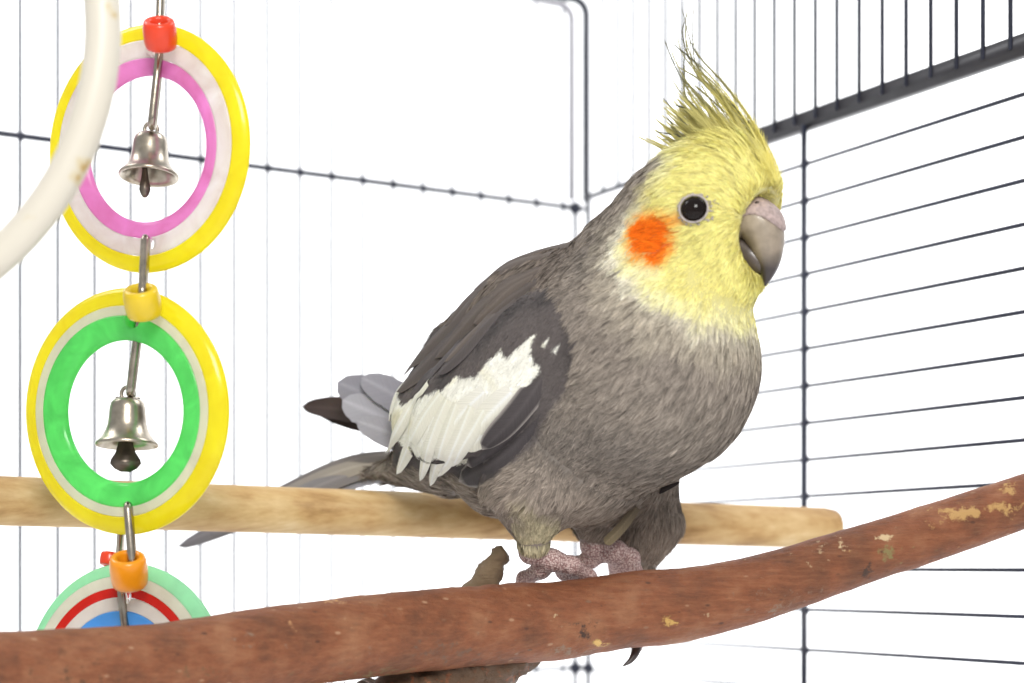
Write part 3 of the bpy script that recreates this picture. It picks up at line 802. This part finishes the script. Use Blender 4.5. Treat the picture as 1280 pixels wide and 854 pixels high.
def flow(p, n):
    acc = np.zeros_like(p); ws = np.zeros(len(p))
    for a, d in zip(FA, FD):
        w = 1 / (((p - a) * np.array([1, .55, 1])) ** 2).sum(1).clip(4) ** 1.7
        acc += w[:, None] * d; ws += w
    d = acc / ws[:, None]
    # let the lie follow the body back towards the tail where the surface turns away
    d = d + .25 * np.array([0, 1.0, 0]) * (1 - np.abs(n[:, 1:2]))
    d = d - n * (d * n).sum(1, keepdims=True)
    return nrm(d)

def colour(p, jit=True):
    n = len(p); hc = hcoord(p); bc = bcoord(p)
    j = vnoise(p, .55, 1) * 1.2 + vnoise(p, 1.6, 2) * .7
    c = np.tile(cG, (n, 1))
    c = lerp(c, cGd, .55 * sstep(-.2, 1.2, vnoise(p, .12, 3)))
    low = sstep(-14, -34, bc[:, 1]); c = lerp(c, srgb(146, 132, 120), low * .6)
    # back and scapulars
    top = sstep(10, 22, bc[:, 1]) * sstep(14, 2, bc[:, 0]); c = lerp(c, srgb(122, 111, 102), top * .7)
    dw = psd(bc, WING) + j * .5
    side = np.abs((p - Ob) @ Lb) > 6
    wing = sstep(.8, -.8, dw) * side
    c = lerp(c, lerp(np.tile(cW, (n, 1)), cWd, sstep(-.5, .8, vnoise(p, .3, 5))), wing)
    wh = sstep(.35, -.35, psd(bc, WHT) + vnoise(p, 1.1, 6) * .42) * side
    for w2 in WHT2: wh = np.maximum(wh, sstep(.3, -.3, psd(bc, w2)) * side)
    c = lerp(c, lerp(np.tile(cWh, (n, 1)), srgb(228, 222, 190), sstep(-.2, 1, vnoise(p, .35, 8)) * .7), wh)
    dy = psd(hc, YEL) + j * 1.1
    hz = hc[:, 1]; hx = hc[:, 0]
    # pale collar, then yellow mask; towards the nape the mask greys out
    nape = sstep(-3, 6, hz) * sstep(-1, -10, hx)
    collar = sstep(10.5, 2.0, dy) * (1 - .85 * nape)
    c = lerp(c, cBeige, collar * .5)
    c = lerp(c, srgb(236, 230, 208), sstep(3.4, .4, dy) * (1 - nape) * (.4 + .45 * sstep(-1, -11, hx)))
    yel = sstep(1.6, -2.6, dy)
    yc = lerp(np.tile(cYp, (n, 1)), cY, sstep(-1.0, -8.5, dy + vnoise(p, .5, 9) * 1.6))
    yc = lerp(yc, srgb(178, 166, 130), nape * .75)
    c = lerp(c, yc, yel)
    ck = psd(hc, CHK) + vnoise(p, .9, 11) * .6 + vnoise(p, 2.2, 12) * .35
    kk = sstep(1.2, -2.6, ck)
    oc = lerp(np.tile(srgb(248, 160, 42), (n, 1)), cO, sstep(-.5, -3.2, ck))
    c = lerp(c, oc, kk)
    return np.clip(c, 0, 1), wing, wh, yel, kk

# skin weight: bare feet
plumd = sdf(BV, NPLUM)
skin = sstep(.25, .9, plumd)
zpx = HORIZON - BV[:, 2] / BV[:, 1] * FPX
bc_, *_r = colour(BV)
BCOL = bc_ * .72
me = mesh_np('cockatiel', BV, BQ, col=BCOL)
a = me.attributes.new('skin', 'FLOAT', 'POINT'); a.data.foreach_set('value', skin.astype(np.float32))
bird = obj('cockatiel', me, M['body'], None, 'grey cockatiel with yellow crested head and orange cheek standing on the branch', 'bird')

# ---- plumage: many small tapering barbs
def sample_surface(n):
    t = np.concatenate([BQ[:, [0, 1, 2]], BQ[:, [0, 2, 3]]])
    A, B, C = BV[t[:, 0]], BV[t[:, 1]], BV[t[:, 2]]
    ar = np.linalg.norm(np.cross(B - A, C - A), axis=1); ar = ar / ar.sum()
    k = rng.choice(len(t), n, p=ar); u = rng.random((n, 2)); f = u.sum(1) > 1; u[f] = 1 - u[f]
    return A[k] + (B - A)[k] * u[:, :1] + (C - A)[k] * u[:, 1:]
EYE, _ = hit([(867.5, 262)]); EYE = EYE[0]
EYEN = grad(EYE[None], NPLUM)[0]
def build_plumage(n=340000):
    p = sample_surface(n)
    p = p[sdf(p, NPLUM) < .12]
    de = np.linalg.norm(p - EYE, axis=1); p = p[de > 3.9]
    # keep the beak root bare
    bk = (p - Oh) @ Fh; bz = (p - Oh) @ Zu; bw = np.abs((p - Oh) @ Lh)
    p = p[~((bk > 10.5) & ((bw < 7.4) & (((bk - 22) / 12.3) ** 2 + ((bz + 3.4) / 9.0) ** 2 < 1.0)))]
    n = len(p); nn = grad(p, NPLUM)
    c, wing, wh, yel, ck = colour(p)
    d = flow(p, nn)
    # tufts: neighbouring barbs lean together
    d = d + np.cross(nn, d) * (vnoise(p, 1.5, 21) * .16 + vnoise(p, .5, 22) * .16 + rng.normal(0, .10, n))[:, None]
    d = nrm(d - nn * (d * nn).sum(1, keepdims=True))
    smooth = np.maximum(wing, wh)
    # contour feathers: barbs gather into overlapping tufts
    from mathutils import kdtree
    nc = 9000; ci = rng.choice(n, nc, replace=False); kd = kdtree.KDTree(nc)
    for a_, q in enumerate(p[ci]): kd.insert(q, a_)
    kd.balance()
    near = np.array([kd.find(q)[1] for q in p])
    T = p[ci] + d[ci] * 3.9; cb = rng.normal(1, .07, nc); cl = rng.normal(0, .022, nc)
    aim = T[near] - p; aim = aim - nn * (aim * nn).sum(1, keepdims=True)
    w_ = (.42 * (1 - .8 * smooth))[:, None]
    d = nrm(d * (1 - w_) + nrm(aim) * w_ * ((aim * d).sum(1, keepdims=True) > .3) + d * 1e-6)
    off = np.linalg.norm(np.cross(p - p[ci][near], d[ci][near]), axis=1)
    tuft = cb[near] * (1.10 - .16 * np.clip(off / .9, 0, 1.4)) ; tuftl = cl[near]
    hd = sstep(3, -2, psd(hcoord(p), YEL))
    L = 4.3 * (1 - .30 * hd) * (1 - .38 * smooth) * rng.uniform(.65, 1.25, n)
    wd = (.16 - .025 * hd + .07 * smooth) * rng.uniform(.7, 1.35, n)
    lift = (.065 + .03 * vnoise(p, 1.1, 23)) * (1 - .6 * smooth) * (1 - .35 * hd) + rng.uniform(.0, .05, n) * (1 - .6 * smooth) * (1 - .4 * hd)
    lift = np.maximum(.01, lift + tuftl * (1 - smooth))
    legw = sstep(19, 10, p[:, 2] + vnoise(p, .8, 31) * 2) * (p[:, 0] < 13) * (p[:, 0] > 0) * (p[:, 1] < 440)
    c = lerp(c, srgb(192, 182, 148), legw * .75)
    feet = sstep(15, 8, p[:, 2]) * (p[:, 0] > -2) * (p[:, 0] < 32) * (p[:, 1] < 455); L = L * (1 - .4 * feet)
    # crown feathers rise into the crest
    hx, hz = hcoord(p).T; wlat = np.abs((p - Oh) @ Lh)
    crown = sstep(8, 16, hz) * sstep(-9, 2, hx) * sstep(16, 6, wlat)
    L = L * (1 + 1.9 * crown * rng.uniform(.4, 1, n)); lift = lift + .36 * crown * rng.uniform(.3, 1, n); wd = wd * (1 + .2 * crown)
    br = rng.normal(1, .19, n) * (1 + .10 * vnoise(p, 1.9, 24))
    br = 1 + (br * tuft - 1) * (1 - .6 * smooth) * (1 - .4 * hd)
    c = c * br[:, None]
    s = np.cross(nn, d); roll = rng.normal(0, .36, n) * (1 - .6 * smooth)
    s = nrm(s * np.cos(roll)[:, None] + nn * np.sin(roll)[:, None])
    bend = rng.normal(0, .06, n) + vnoise(p, 1.2, 25) * .07
    side_ = np.cross(nn, d)
    def at(t, h): return p + d * (L * t)[:, None] + nn * (h + L * lift * (t - .45 * t * t) * 1.3)[:, None] + side_ * (L * bend * t * t)[:, None] - nn * (.5 * L * L * t * t / 45)[:, None]
    r0, r1, r2 = at(0., -.15), at(.5, .05), at(1., .0)
    V = np.stack([r0 - s * wd[:, None], r0 + s * wd[:, None], r1 - s * wd[:, None] * .8, r1 + s * wd[:, None] * .8, r2], 1).reshape(-1, 3)
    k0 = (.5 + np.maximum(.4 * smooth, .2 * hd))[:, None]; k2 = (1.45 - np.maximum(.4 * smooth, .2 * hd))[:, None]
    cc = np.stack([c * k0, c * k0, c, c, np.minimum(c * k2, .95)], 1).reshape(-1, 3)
    k = np.arange(n)[:, None] * 5
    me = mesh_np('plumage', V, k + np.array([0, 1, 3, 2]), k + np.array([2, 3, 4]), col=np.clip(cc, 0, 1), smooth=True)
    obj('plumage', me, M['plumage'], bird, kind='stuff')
build_plumage()

# ---- large single feathers
def vane(name, ctrl, width, c0, c1=None, rim=None, ytab=None, lift0=.3, lift1=1.0, tipw=.55, camber=.12, nl=22, nw=9, asym=0.0, on=True, label=None, notch=.0, normal=None, mat_='vane', root=.45):
    """ctrl: photo positions of the shaft; on the body when 'on', else at the depths in ytab"""
    c = spline(np.asarray(ctrl, float), nl)
    if on:
        h, ok = hit(c[:, :2]); n = grad(h, NPLUM)
        h = h - n * sdf(h, NPLUM)[:, None]
    else:
        h = np.array([P(a, b, y) for a, b, y in c]); n = np.tile(nrm(np.array([0, -1, .25]) if normal is None else np.asarray(normal, float)), (nl, 1))
    for _ in range(2): n[1:-1] = (n[:-2] + n[1:-1] + n[2:]) / 3
    n = nrm(n)
    t = np.linspace(0, 1, nl); h = h + n * (lift0 + (lift1 - lift0) * t)[:, None]
    for _ in range(2): h[1:-1] = (h[:-2] + 2 * h[1:-1] + h[2:]) / 4
    d = nrm(np.gradient(h, axis=0)); s = nrm(np.cross(n, d))
    prof = np.minimum(1, root + (1 - root) * t / .35) * np.where(t > 1 - tipw, np.sqrt(np.maximum(0, 1 - ((t - (1 - tipw)) / tipw) ** 2)), 1)
    prof = np.maximum(prof, .02)
    v = np.linspace(-1, 1, nw)
    W = width / 2 * prof
    rr = np.random.default_rng(abs(hash((round(ctrl[0][0], 1), round(ctrl[-1][1], 1)))) % 9999)
    edge = 1 + notch * rr.normal(0, 1, (nl, 2))
    V = np.zeros((nl, nw, 3)); UV = np.zeros((nl, nw, 2)); CC = np.zeros((nl, nw, 3))
    Ltot = np.linalg.norm(np.diff(h, axis=0), axis=1).sum()
    c0 = np.asarray(c0); c1 = c0 if c1 is None else np.asarray(c1)
    for j, vv in enumerate(v):
        k = edge[:, 0] if vv < 0 else edge[:, 1]
        V[:, j] = h + s * (W * (vv + asym) * k)[:, None] - n * (W * camber * vv * vv * 2)[:, None] + n * (.07 * math.exp(-(vv * 7) ** 2))
        UV[:, j, 0] = t * Ltot; UV[:, j, 1] = vv * W
        cl = c0 + (c1 - c0) * t[:, None]
        if rim is not None:
            e = sstep(.72, .98, np.maximum(abs(vv), (t - .9) / .1 * 1.0))[:, None] if False else np.clip((np.maximum(np.full(nl, abs(vv)), (t - .86) / .14) - .80) / .2, 0, 1)[:, None]
            cl = cl + (np.asarray(rim) - cl) * e
        CC[:, j] = cl * (1.0 + .25 * math.exp(-(vv * 7) ** 2))
    # thin but closed: a second sheet just beneath
    nV = nl * nw
    V2 = V - n[:, None] * .10
    i = np.arange(nl - 1)[:, None]; j = np.arange(nw - 1)[None]
    Q = np.stack([i * nw + j, i * nw + j + 1, (i + 1) * nw + j + 1, (i + 1) * nw + j], -1).reshape(-1, 4)
    Q = np.vstack([Q[:, ::-1], Q + nV])
    bd = list(range(nw)) + [k * nw + nw - 1 for k in range(1, nl)] + [(nl - 1) * nw + k for k in range(nw - 2, -1, -1)] + [k * nw for k in range(nl - 2, 0, -1)]
    Q2 = [[a, b, b + nV, a + nV] for a, b in zip(bd, bd[1:] + bd[:1])]
    me = mesh_np(name, np.vstack([V.reshape(-1, 3), V2.reshape(-1, 3)]), np.vstack([Q, Q2]), col=np.clip(np.vstack([CC.reshape(-1, 3)] * 2), 0, 1), uv=np.vstack([UV.reshape(-1, 2)] * 2))
    me.set_sharp_from_angle(angle=math.radians(50))
    return obj(name, me, M[mat_], bird, label=label)

dk, dk2, rimc = srgb(92, 86, 86), srgb(80, 75, 76), srgb(176, 168, 162)
# dark flight feathers under the white patch, pale rims
vane('wing_feather', [(700, 470), (668, 530), (622, 578), (577, 600)], 9.0, dk2, dk2, rimc, lift0=-.3, lift1=1.0, tipw=.3, root=.12)
vane('wing_feather', [(695, 455), (660, 515), (622, 556), (588, 580)], 8.0, dk, dk2, rimc, lift0=-.3, lift1=1.4, tipw=.3, root=.12)
vane('wing_feather', [(690, 450), (665, 492), (635, 528), (603, 556)], 6.5, dk, dk2, rimc, lift0=-.3, lift1=1.7, tipw=.3, root=.12)
# white secondaries hanging as separate fingers
wht, wht2 = srgb(244, 241, 230), srgb(240, 237, 220)
for ctrl, w in [([(536, 478), (516, 508), (499, 540), (484, 568)], 4.4), ([(552, 492), (532, 522), (514, 558), (501, 590)], 5.2), ([(560, 500), (548, 530), (536, 566), (529, 597)], 4.2),
                ([(572, 505), (560, 540), (549, 574), (541, 603)], 4.4), ([(590, 508), (575, 545), (563, 570), (552, 592)], 4.6), ([(606, 512), (590, 540), (576, 562), (566, 580)], 4.4)]:
    vane('wing_feather', ctrl, w, wht2, wht, lift0=.5, lift1=1.5, tipw=.8, camber=.15, root=.8)
vane('wing_feather', [(520, 474), (500, 486), (484, 506), (480, 526)], 5.0, wht2, wht, lift0=.4, lift1=.8, tipw=.5)
vane('wing_feather', [(512, 470), (490, 484), (472, 502), (470, 522)], 4.4, srgb(220, 216, 208), wht, lift0=.1, lift1=.3, tipw=.5)
# white coverts in the patch
for ctrl, w in [([(640, 490), (618, 512), (592, 540)], 6.5), ([(632, 520), (608, 540), (580, 562)], 6), ([(606, 490), (580, 515), (556, 545)], 6.0)]:
    vane('wing_feather', ctrl, w, wht, wht2, lift0=.2, lift1=.5, tipw=.35, camber=.05, root=.7, notch=.03)
# scapulars and tertials along the back
sc1, sc2 = srgb(112, 102, 95), srgb(100, 92, 88)
for ctrl, w, a_, b_ in [([(690, 318), (640, 332), (598, 360), (560, 410)], 8, sc1, sc2), ([(680, 335), (632, 360), (592, 398), (548, 450)], 8, sc1, sc2), ([(672, 352), (630, 380), (598, 412), (560, 455)], 7.5, sc2, sc1),
                        ([(610, 350), (575, 395), (540, 432), (503, 468)], 7, sc2, sc2), ([(600, 385), (562, 425), (528, 462), (500, 492)], 7, dk, sc2), ([(590, 410), (560, 445), (535, 475), (516, 500)], 6, dk, dk), ([(668, 345), (640, 362), (618, 384), (596, 406)], 6, sc1, sc1), ([(715, 305), (670, 316), (628, 336), (596, 366)], 6, sc1, sc2), ([(645, 375), (610, 405), (580, 440), (552, 470)], 6, sc2, dk)]:
    vane('back_feather', ctrl, w, a_, b_, b_ * 1.2, lift0=.45, lift1=1.1, tipw=.45, root=.5, notch=.02)
# rump fluff: pale grey wide feathers, and the far wing tip crossing behind
lav, lav2 = srgb(150, 147, 153), srgb(172, 170, 177)
for ctrl, w, k0, k1, tw in [([(520, 530, 466), (474, 500, 470), (422, 478, 474)], 10.5, srgb(128, 126, 134), srgb(150, 148, 156), .34), ([(522, 516, 464), (490, 492, 467), (452, 472, 470)], 9.0, srgb(140, 138, 146), srgb(160, 158, 166), .5),
                            ([(520, 545, 463), (474, 520, 467), (428, 500, 471)], 10.0, srgb(150, 148, 155), srgb(176, 174, 181), .42), ([(526, 556, 460), (490, 542, 463), (446, 526, 467)], 8.5, srgb(142, 138, 143), srgb(168, 166, 172), .55)]:
    vane('rump_feather', ctrl, w, k0, k1, on=False, tipw=tw, camber=.02, notch=.02, lift0=0, lift1=0, normal=(-.1, -.9, .3))
for ctrl, w in [([(480, 522, 480), (430, 512, 486), (378, 508, 492)], 7.5), ([(480, 536, 481), (440, 526, 486), (396, 514, 491)], 5.5)]:
    vane('wing_feather', ctrl, w, srgb(88, 74, 68), srgb(72, 62, 60), on=False, tipw=.6, camber=-.1, lift0=0, lift1=0, label='dark tip of the far wing')
# far wing edge showing below the breast
vane('wing_feather', [(800, 622, 444), (826, 614, 443), (850, 603, 442)], 1.7, srgb(40, 34, 34), srgb(46, 40, 38), on=False, tipw=.7, lift0=0, lift1=0, root=.05, normal=(.2, -.9, -.4), label='dark edge of the far wing below the breast')
# tail: long narrow feathers passing behind the dowel
tl = [((520, 572, 466), (430, 588, 482), (330, 634, 496), (222, 683, 510), 9, srgb(158, 147, 130), srgb(124, 121, 126)),
      ((520, 578, 465), (440, 584, 480), (350, 622, 492), (262, 668, 504), 8, srgb(174, 162, 142), srgb(134, 130, 132)),
      ((520, 584, 464), (440, 592, 478), (360, 625, 488), (290, 662, 498), 8, srgb(130, 122, 116), srgb(140, 138, 142)),
      ((520, 590, 464), (450, 596, 476), (390, 622, 484), (330, 652, 492), 9, srgb(150, 148, 154), srgb(170, 168, 176)),
      ((520, 566, 468), (440, 575, 484), (350, 616, 498), (250, 668, 512), 7, srgb(136, 126, 116), srgb(110, 106, 110))]
for a_, b_, c_, d_, w, k0, k1 in tl:
    vane('tail_feather', [a_, b_, c_, d_], w, k0, k1, on=False, tipw=.35, camber=.1, nl=30, lift0=0, lift1=0, normal=(.25, -.75, .6), root=.7)
# pale trouser feathers by the far foot
vane('leg_feather', [(796, 634, 436), (776, 660, 437), (756, 680, 438)], 2.8, srgb(112, 100, 84), srgb(138, 124, 98), on=False, tipw=.15, root=.8, lift0=0, lift1=0)

# ---- crest
def crest_feather(ctrl, w0, wz, tip=.0):
    c = spline(np.asarray(ctrl, float), 26)
    d0 = np.array([P(a, b, 1.0) for a, b in c]); t_ = ((Oh + Lh * wz) @ Lh) / (d0 @ Lh)
    h = d0 * t_[:, None]
    t = np.linspace(0, 1, 26); mb = MB()
    wcol = []
    side = nrm(np.cross(nrm(np.gradient(h, axis=0)), Lh)); tg = nrm(np.gradient(h, axis=0))
    tube(mb, h, .17 * (1 - t) ** .6 + .045, 5); cA, cB = srgb(232, 220, 128), srgb(104, 102, 82) * (1 - tip) + srgb(214, 204, 128) * tip
    wcol += [np.repeat(cA + (cB - cA) * sstep(.25, .75, t)[:, None], 5, 0), [cA, cB]]
    nb = 90
    for k in range(nb):
        u = (k + rng.random()) / nb; i = min(int(u * 25), 24); f = u * 25 - i
        p0 = h[i] * (1 - f) + h[i + 1] * f; sg = 1 if k % 2 else -1
        L = w0 * (1 - u * .72) * rng.uniform(.7, 1.2)
        dr = nrm(tg[i] * (1.0 + 1.8 * u) + sg * side[i] * .8 * (1 - .6 * u) + Lh * rng.normal(0, .3))
        p1 = p0 + dr * L * .55; p2 = p0 + dr * L + tg[i] * L * .25
        wv = nrm(np.cross(dr, Lh)) * .055
        mb.add([p0 - wv, p0 + wv, p1 - wv * .8, p1 + wv * .8, p2], [[0, 1, 3, 2]], [[2, 3, 4]])
        cc = cA + (cB - cA) * float(sstep(.2, .65, np.array(u))); wcol.append(np.array([cc * .9] * 2 + [cc] * 2 + [cc * 1.1]) * rng.uniform(.85, 1.12))
    me = mb.mesh('crest_feather', col=np.clip(np.vstack(wcol), 0, 1))
    obj('crest_feather', me, M['plumage'], bird)
for ctrl, w0, wz in [
        ([(968, 218), (945, 160), (905, 105), (868, 62), (853, 14)], 4.2, 1.0), ([(960, 205), (935, 155), (898, 110), (870, 80), (866, 36), (867, 12)], 4.0, -1.0),
        ([(950, 200), (918, 150), (880, 100), (860, 70), (853, 40), (860, 16)], 4.2, .5), ([(955, 190), (925, 140), (888, 95), (862, 72), (844, 57)], 4.6, 2.2),
        ([(940, 205), (905, 160), (866, 120), (845, 85), (832, 54)], 4.8, 2.8), ([(930, 200), (895, 160), (865, 122), (855, 95), (856, 60)], 4.4, -2.2),
        ([(925, 210), (890, 172), (862, 160), (830, 124)], 4.8, 3.4), ([(915, 215), (880, 185), (855, 172), (822, 165)], 4.8, 3.0), ([(945, 185), (912, 140), (880, 105), (868, 88)], 4.5, -.4),
        ([(935, 190), (900, 150), (872, 118), (858, 104)], 4.8, 1.6), ([(958, 200), (938, 165), (908, 128), (890, 108)], 4.2, -1.8), ([(905, 205), (880, 182), (852, 168), (836, 150)], 5, 1.0),
        ([(920, 195), (890, 160), (866, 140), (846, 132)], 5, 0.2), ([(900, 212), (872, 196), (850, 190), (830, 188)], 4.6, 2.6), ([(965, 212), (950, 180), (925, 142), (905, 120)], 3.6, 2.0), ([(972, 228), (958, 190), (936, 155), (916, 132)], 3.2, -.5)]:
    crest_feather(ctrl, w0 * .75, wz)
    for q in range(2):
        cj = np.array(ctrl, float); dx, dy = rng.normal(0, 5), rng.normal(4, 6); tt_ = np.linspace(0, 1, len(cj))
        cj[:, 0] += dx * (.4 + tt_) + rng.normal(0, 2, len(cj)); cj[:, 1] += dy * (.3 + tt_ * 1.4)
        cj = spline(cj, 12)[:rng.integers(8, 12)]
        crest_feather(cj, w0 * .7, wz + rng.normal(0, 1.2), .35)
# the fuller lower crest: shorter yellow feathers fanned between the long ones
for k in range(150):
    u = rng.random(); v = rng.random()
    x0, y0 = 972 - 78 * u + rng.normal(0, 4), 226 - 24 * math.sin(u * 2.2) + abs(rng.normal(0, 12))
    ln = (74 + 78 * v) * (1 - .30 * u); an = math.radians(120 + 24 * u + rng.normal(0, 6)); cv = math.radians(rng.normal(4, 10) + 18 * (1 - u))
    pts = [(x0, y0)]
    for q in range(4):
        x0 += math.cos(an) * ln / 4; y0 -= math.sin(an) * ln / 4; an += cv * (.7 - .55 * q); pts.append((x0, y0))
    crest_feather(pts, 4.4, rng.normal(0, 3.0), .85)

# ---- beak (head coordinates: forward, lateral, up in mm from the head centre)
def H(f, w, z): return Oh + Fh * f + Lh * w + Zu * z
def build_beak():
    kx = Oh[1] / FPX
    # centre line of the upper mandible with half-width and half-depth; hooked down
    ctrl = np.array([  # f, z, halfwidth, halfdepth
[8.5, .6, 6.7, 5.4], [12.2, -.3, 6.9, 5.6], [14.8, -1.9, 6.6, 5.4], [16.2, -4.6, 5.7, 4.7], [16.9, -7.8, 4.6, 3.8], [17.2, -11.0, 3.1, 2.8], [17.0, -14.0, 1.6, 1.5], [16.3, -16.6, .2, .2]])
    c = spline(ctrl, 40); seg = 36; th = np.arange(seg) * 2 * PI / seg
    tz = np.gradient(c[:, :2], axis=0); tz = nrm(tz)
    V = []; CC = []
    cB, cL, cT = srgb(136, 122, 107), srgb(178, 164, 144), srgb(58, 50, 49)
    for i, (f, z, hw, hd) in enumerate(c):
        nx, nz = -tz[i, 1], tz[i, 0]       # outward (culmen) normal in the f-z plane
        t = i / 39
        for a in th:
            ca, sa = math.cos(a), math.sin(a)
            e = math.copysign(abs(sa) ** .85, sa)
            ow = hw * e; od = hd * math.copysign(abs(ca) ** .9, ca)
            if od < 0: od *= .95
            V.append(H(f + nx * od, ow, z + nz * od))
            col = cB + (cL - cB) * max(0, math.cos(a * 1 - 1.1)) * (1 - t); g = np.clip((t - .60) / .2, 0, 1)  # near-side highlight painted into the horn colour, fading towards the dark tip
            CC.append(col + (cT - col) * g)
    n = len(c); i = np.arange(n - 1)[:, None]; j = np.arange(seg)[None]; j2 = (j + 1) % seg
    Q = np.stack([i * seg + j, i * seg + j2, (i + 1) * seg + j2, (i + 1) * seg + j], -1).reshape(-1, 4)
    up = obj('upper_beak', mesh_np('upper_beak', V, Q, col=np.array(CC)), M['beak'], bird, label='hooked grey upper beak')
    # lower mandible
    mb = MB()
    pts = [H(9.5, 0, -7.0), H(12.5, 0, -9.4), H(14.6, 0, -10.6), H(16.0, 0, -10.6), H(16.8, 0, -9.4)]
    tube(mb, spline(pts, 14), np.interp(np.linspace(0, 1, 14), [0, .3, .7, 1], [4.0, 3.7, 2.7, 1.3]), 18)
    nv = mb.n; obj('lower_beak', mb.mesh('lower_beak', col=np.tile(srgb(88, 78, 72), (nv, 1))), M['beak'], bird, label='short dark lower beak')
    # cere: fleshy swelling over the root of the beak, ending in a pale rim
    Vb = np.array(V).reshape(len(c), seg, 3); ctr = Vb.mean(1)
    ks = list(range(-13, 14)); n = 14; V2 = []; nos = []
    for kk in ks:
        a = kk * 2 * PI / seg; fade = math.cos(min(1, abs(kk) / 13.5) * PI / 2) ** .35
        iend = 7.5 + 10.0 * max(0, math.cos(a)) ** .9
        for q in range(n + 2):
            t = min(1, q / (n - 1)); x = t * iend; i0 = min(int(x), 38); fx = x - i0
            p = Vb[i0, kk % seg] * (1 - fx) + Vb[i0 + 1, kk % seg] * fx; cc_ = ctr[i0] * (1 - fx) + ctr[i0 + 1] * fx
            o = nrm(p - cc_)
            nb_ = math.exp(-(((abs(kk) - 4.6) / 2.4) ** 2) - ((t - .62) / .22) ** 2)
            pit = math.exp(-(((abs(kk) - 4.6) / .75) ** 2) - ((t - .62) / .07) ** 2)
            hgt = (.45 + .75 * nb_ - .9 * pit + .12 * math.sin(kk * 2.1 + q * 1.7)) * (1 if q < n else 0) * fade
            if q == n: hgt = .12
            if q > n: hgt = -.4
            V2.append(p + o * hgt)
            if abs(abs(kk) - 4.6) < .61 and abs(t - .62) < .05 and q < n: nos.append((np.sign(kk), p + o * hgt, o))
    m = n + 2; L_ = len(ks)
    i = np.arange(L_ - 1)[:, None]; j = np.arange(m - 1)[None]
    Q = np.stack([i * m + j, i * m + j + 1, (i + 1) * m + j + 1, (i + 1) * m + j], -1).reshape(-1, 4)
    ce = obj('cere', mesh_np('cere', V2, Q), M['cere'], bird, label='greyish pink fleshy cere above the beak')
    for sg in (1, -1):
        g = [x for x in nos if x[0] == sg]
        if not g: continue
        q = np.mean([x[1] for x in g], 0); ax = nrm(np.mean([x[2] for x in g], 0))
        mb = MB(); lathe(mb, [(.02, .22), (.35, .22), (.55, .12), (.6, -.3)], q, ax, 12, closed=False); obj('nostril', mb.mesh('nostril'), M['claw'], ce)
build_beak()

# ---- eyes
def build_eye(c, n):
    a0 = nrm(np.cross(n, Zu)); r = 3.4
    mb = MB(); th = np.linspace(0, PI, 22)
    lathe(mb, [(max(.005, r * math.sin(a)), r * math.cos(a)) for a in th], c - n * 1.25, n, 36, closed=False)
    e = obj('eye', mb.mesh('eye'), M['eye'], bird)
    mb = MB()
    b0 = np.cross(n, a0)
    tube(mb, [c + n * .95 + (a0 * math.cos(b) * 1.04 + b0 * math.sin(b)) * 3.2 for b in np.linspace(0, 2 * PI, 60, endpoint=False)], .24, 8, closed=True)
    er = np.random.default_rng(3)
    for k in range(74):      # beady bare skin round the eye, widest towards the beak
        b = er.uniform(0, 2 * PI); fr = max(0, math.cos(b - math.atan2(Fh @ b0, Fh @ a0))) ** 3
        rr = 3.45 + er.random() * (.45 + 2.2 * fr); q = c + (a0 * math.cos(b) * 1.05 + b0 * math.sin(b)) * rr
        q = q - grad(q[None], NPLUM)[0] * sdf(q[None], NPLUM)[0] + n * .42
        z = er.uniform(.16, .30); lathe(mb, [(.01, z), (z * .7, z * .7), (z, 0), (z * .7, -z * .7)], q, n, 7, closed=False)
    obj('eyelid', mb.mesh('eyelid'), M['eyelid'], e)
build_eye(EYE, EYEN)
wl = (EYE - Oh) @ Lh
build_eye(EYE - Lh * 2 * wl, EYEN - Lh * 2 * (EYEN @ Lh))

# ---- claws
def claw(pts, r):
    mb = MB(); q = spline(np.array([P(*p) for p in pts]), 14); t = np.linspace(0, 1, 14)
    tube(mb, q, r * (1 - t) ** .7 + .06, 10); obj('claw', mb.mesh('claw'), M['claw'], bird)
claw([(796, 806, 444), (794, 816, 442), (788, 826, 441), (778, 833, 440)], 1.5)
claw([(746, 744, 447), (750, 760, 446), (748, 772, 445)], 1.3)
claw([(648, 744, 447), (646, 760, 446), (650, 770, 445)], 1.2)
claw([(714, 739, 454), (712, 756, 453), (716, 766, 451)], 1.2)
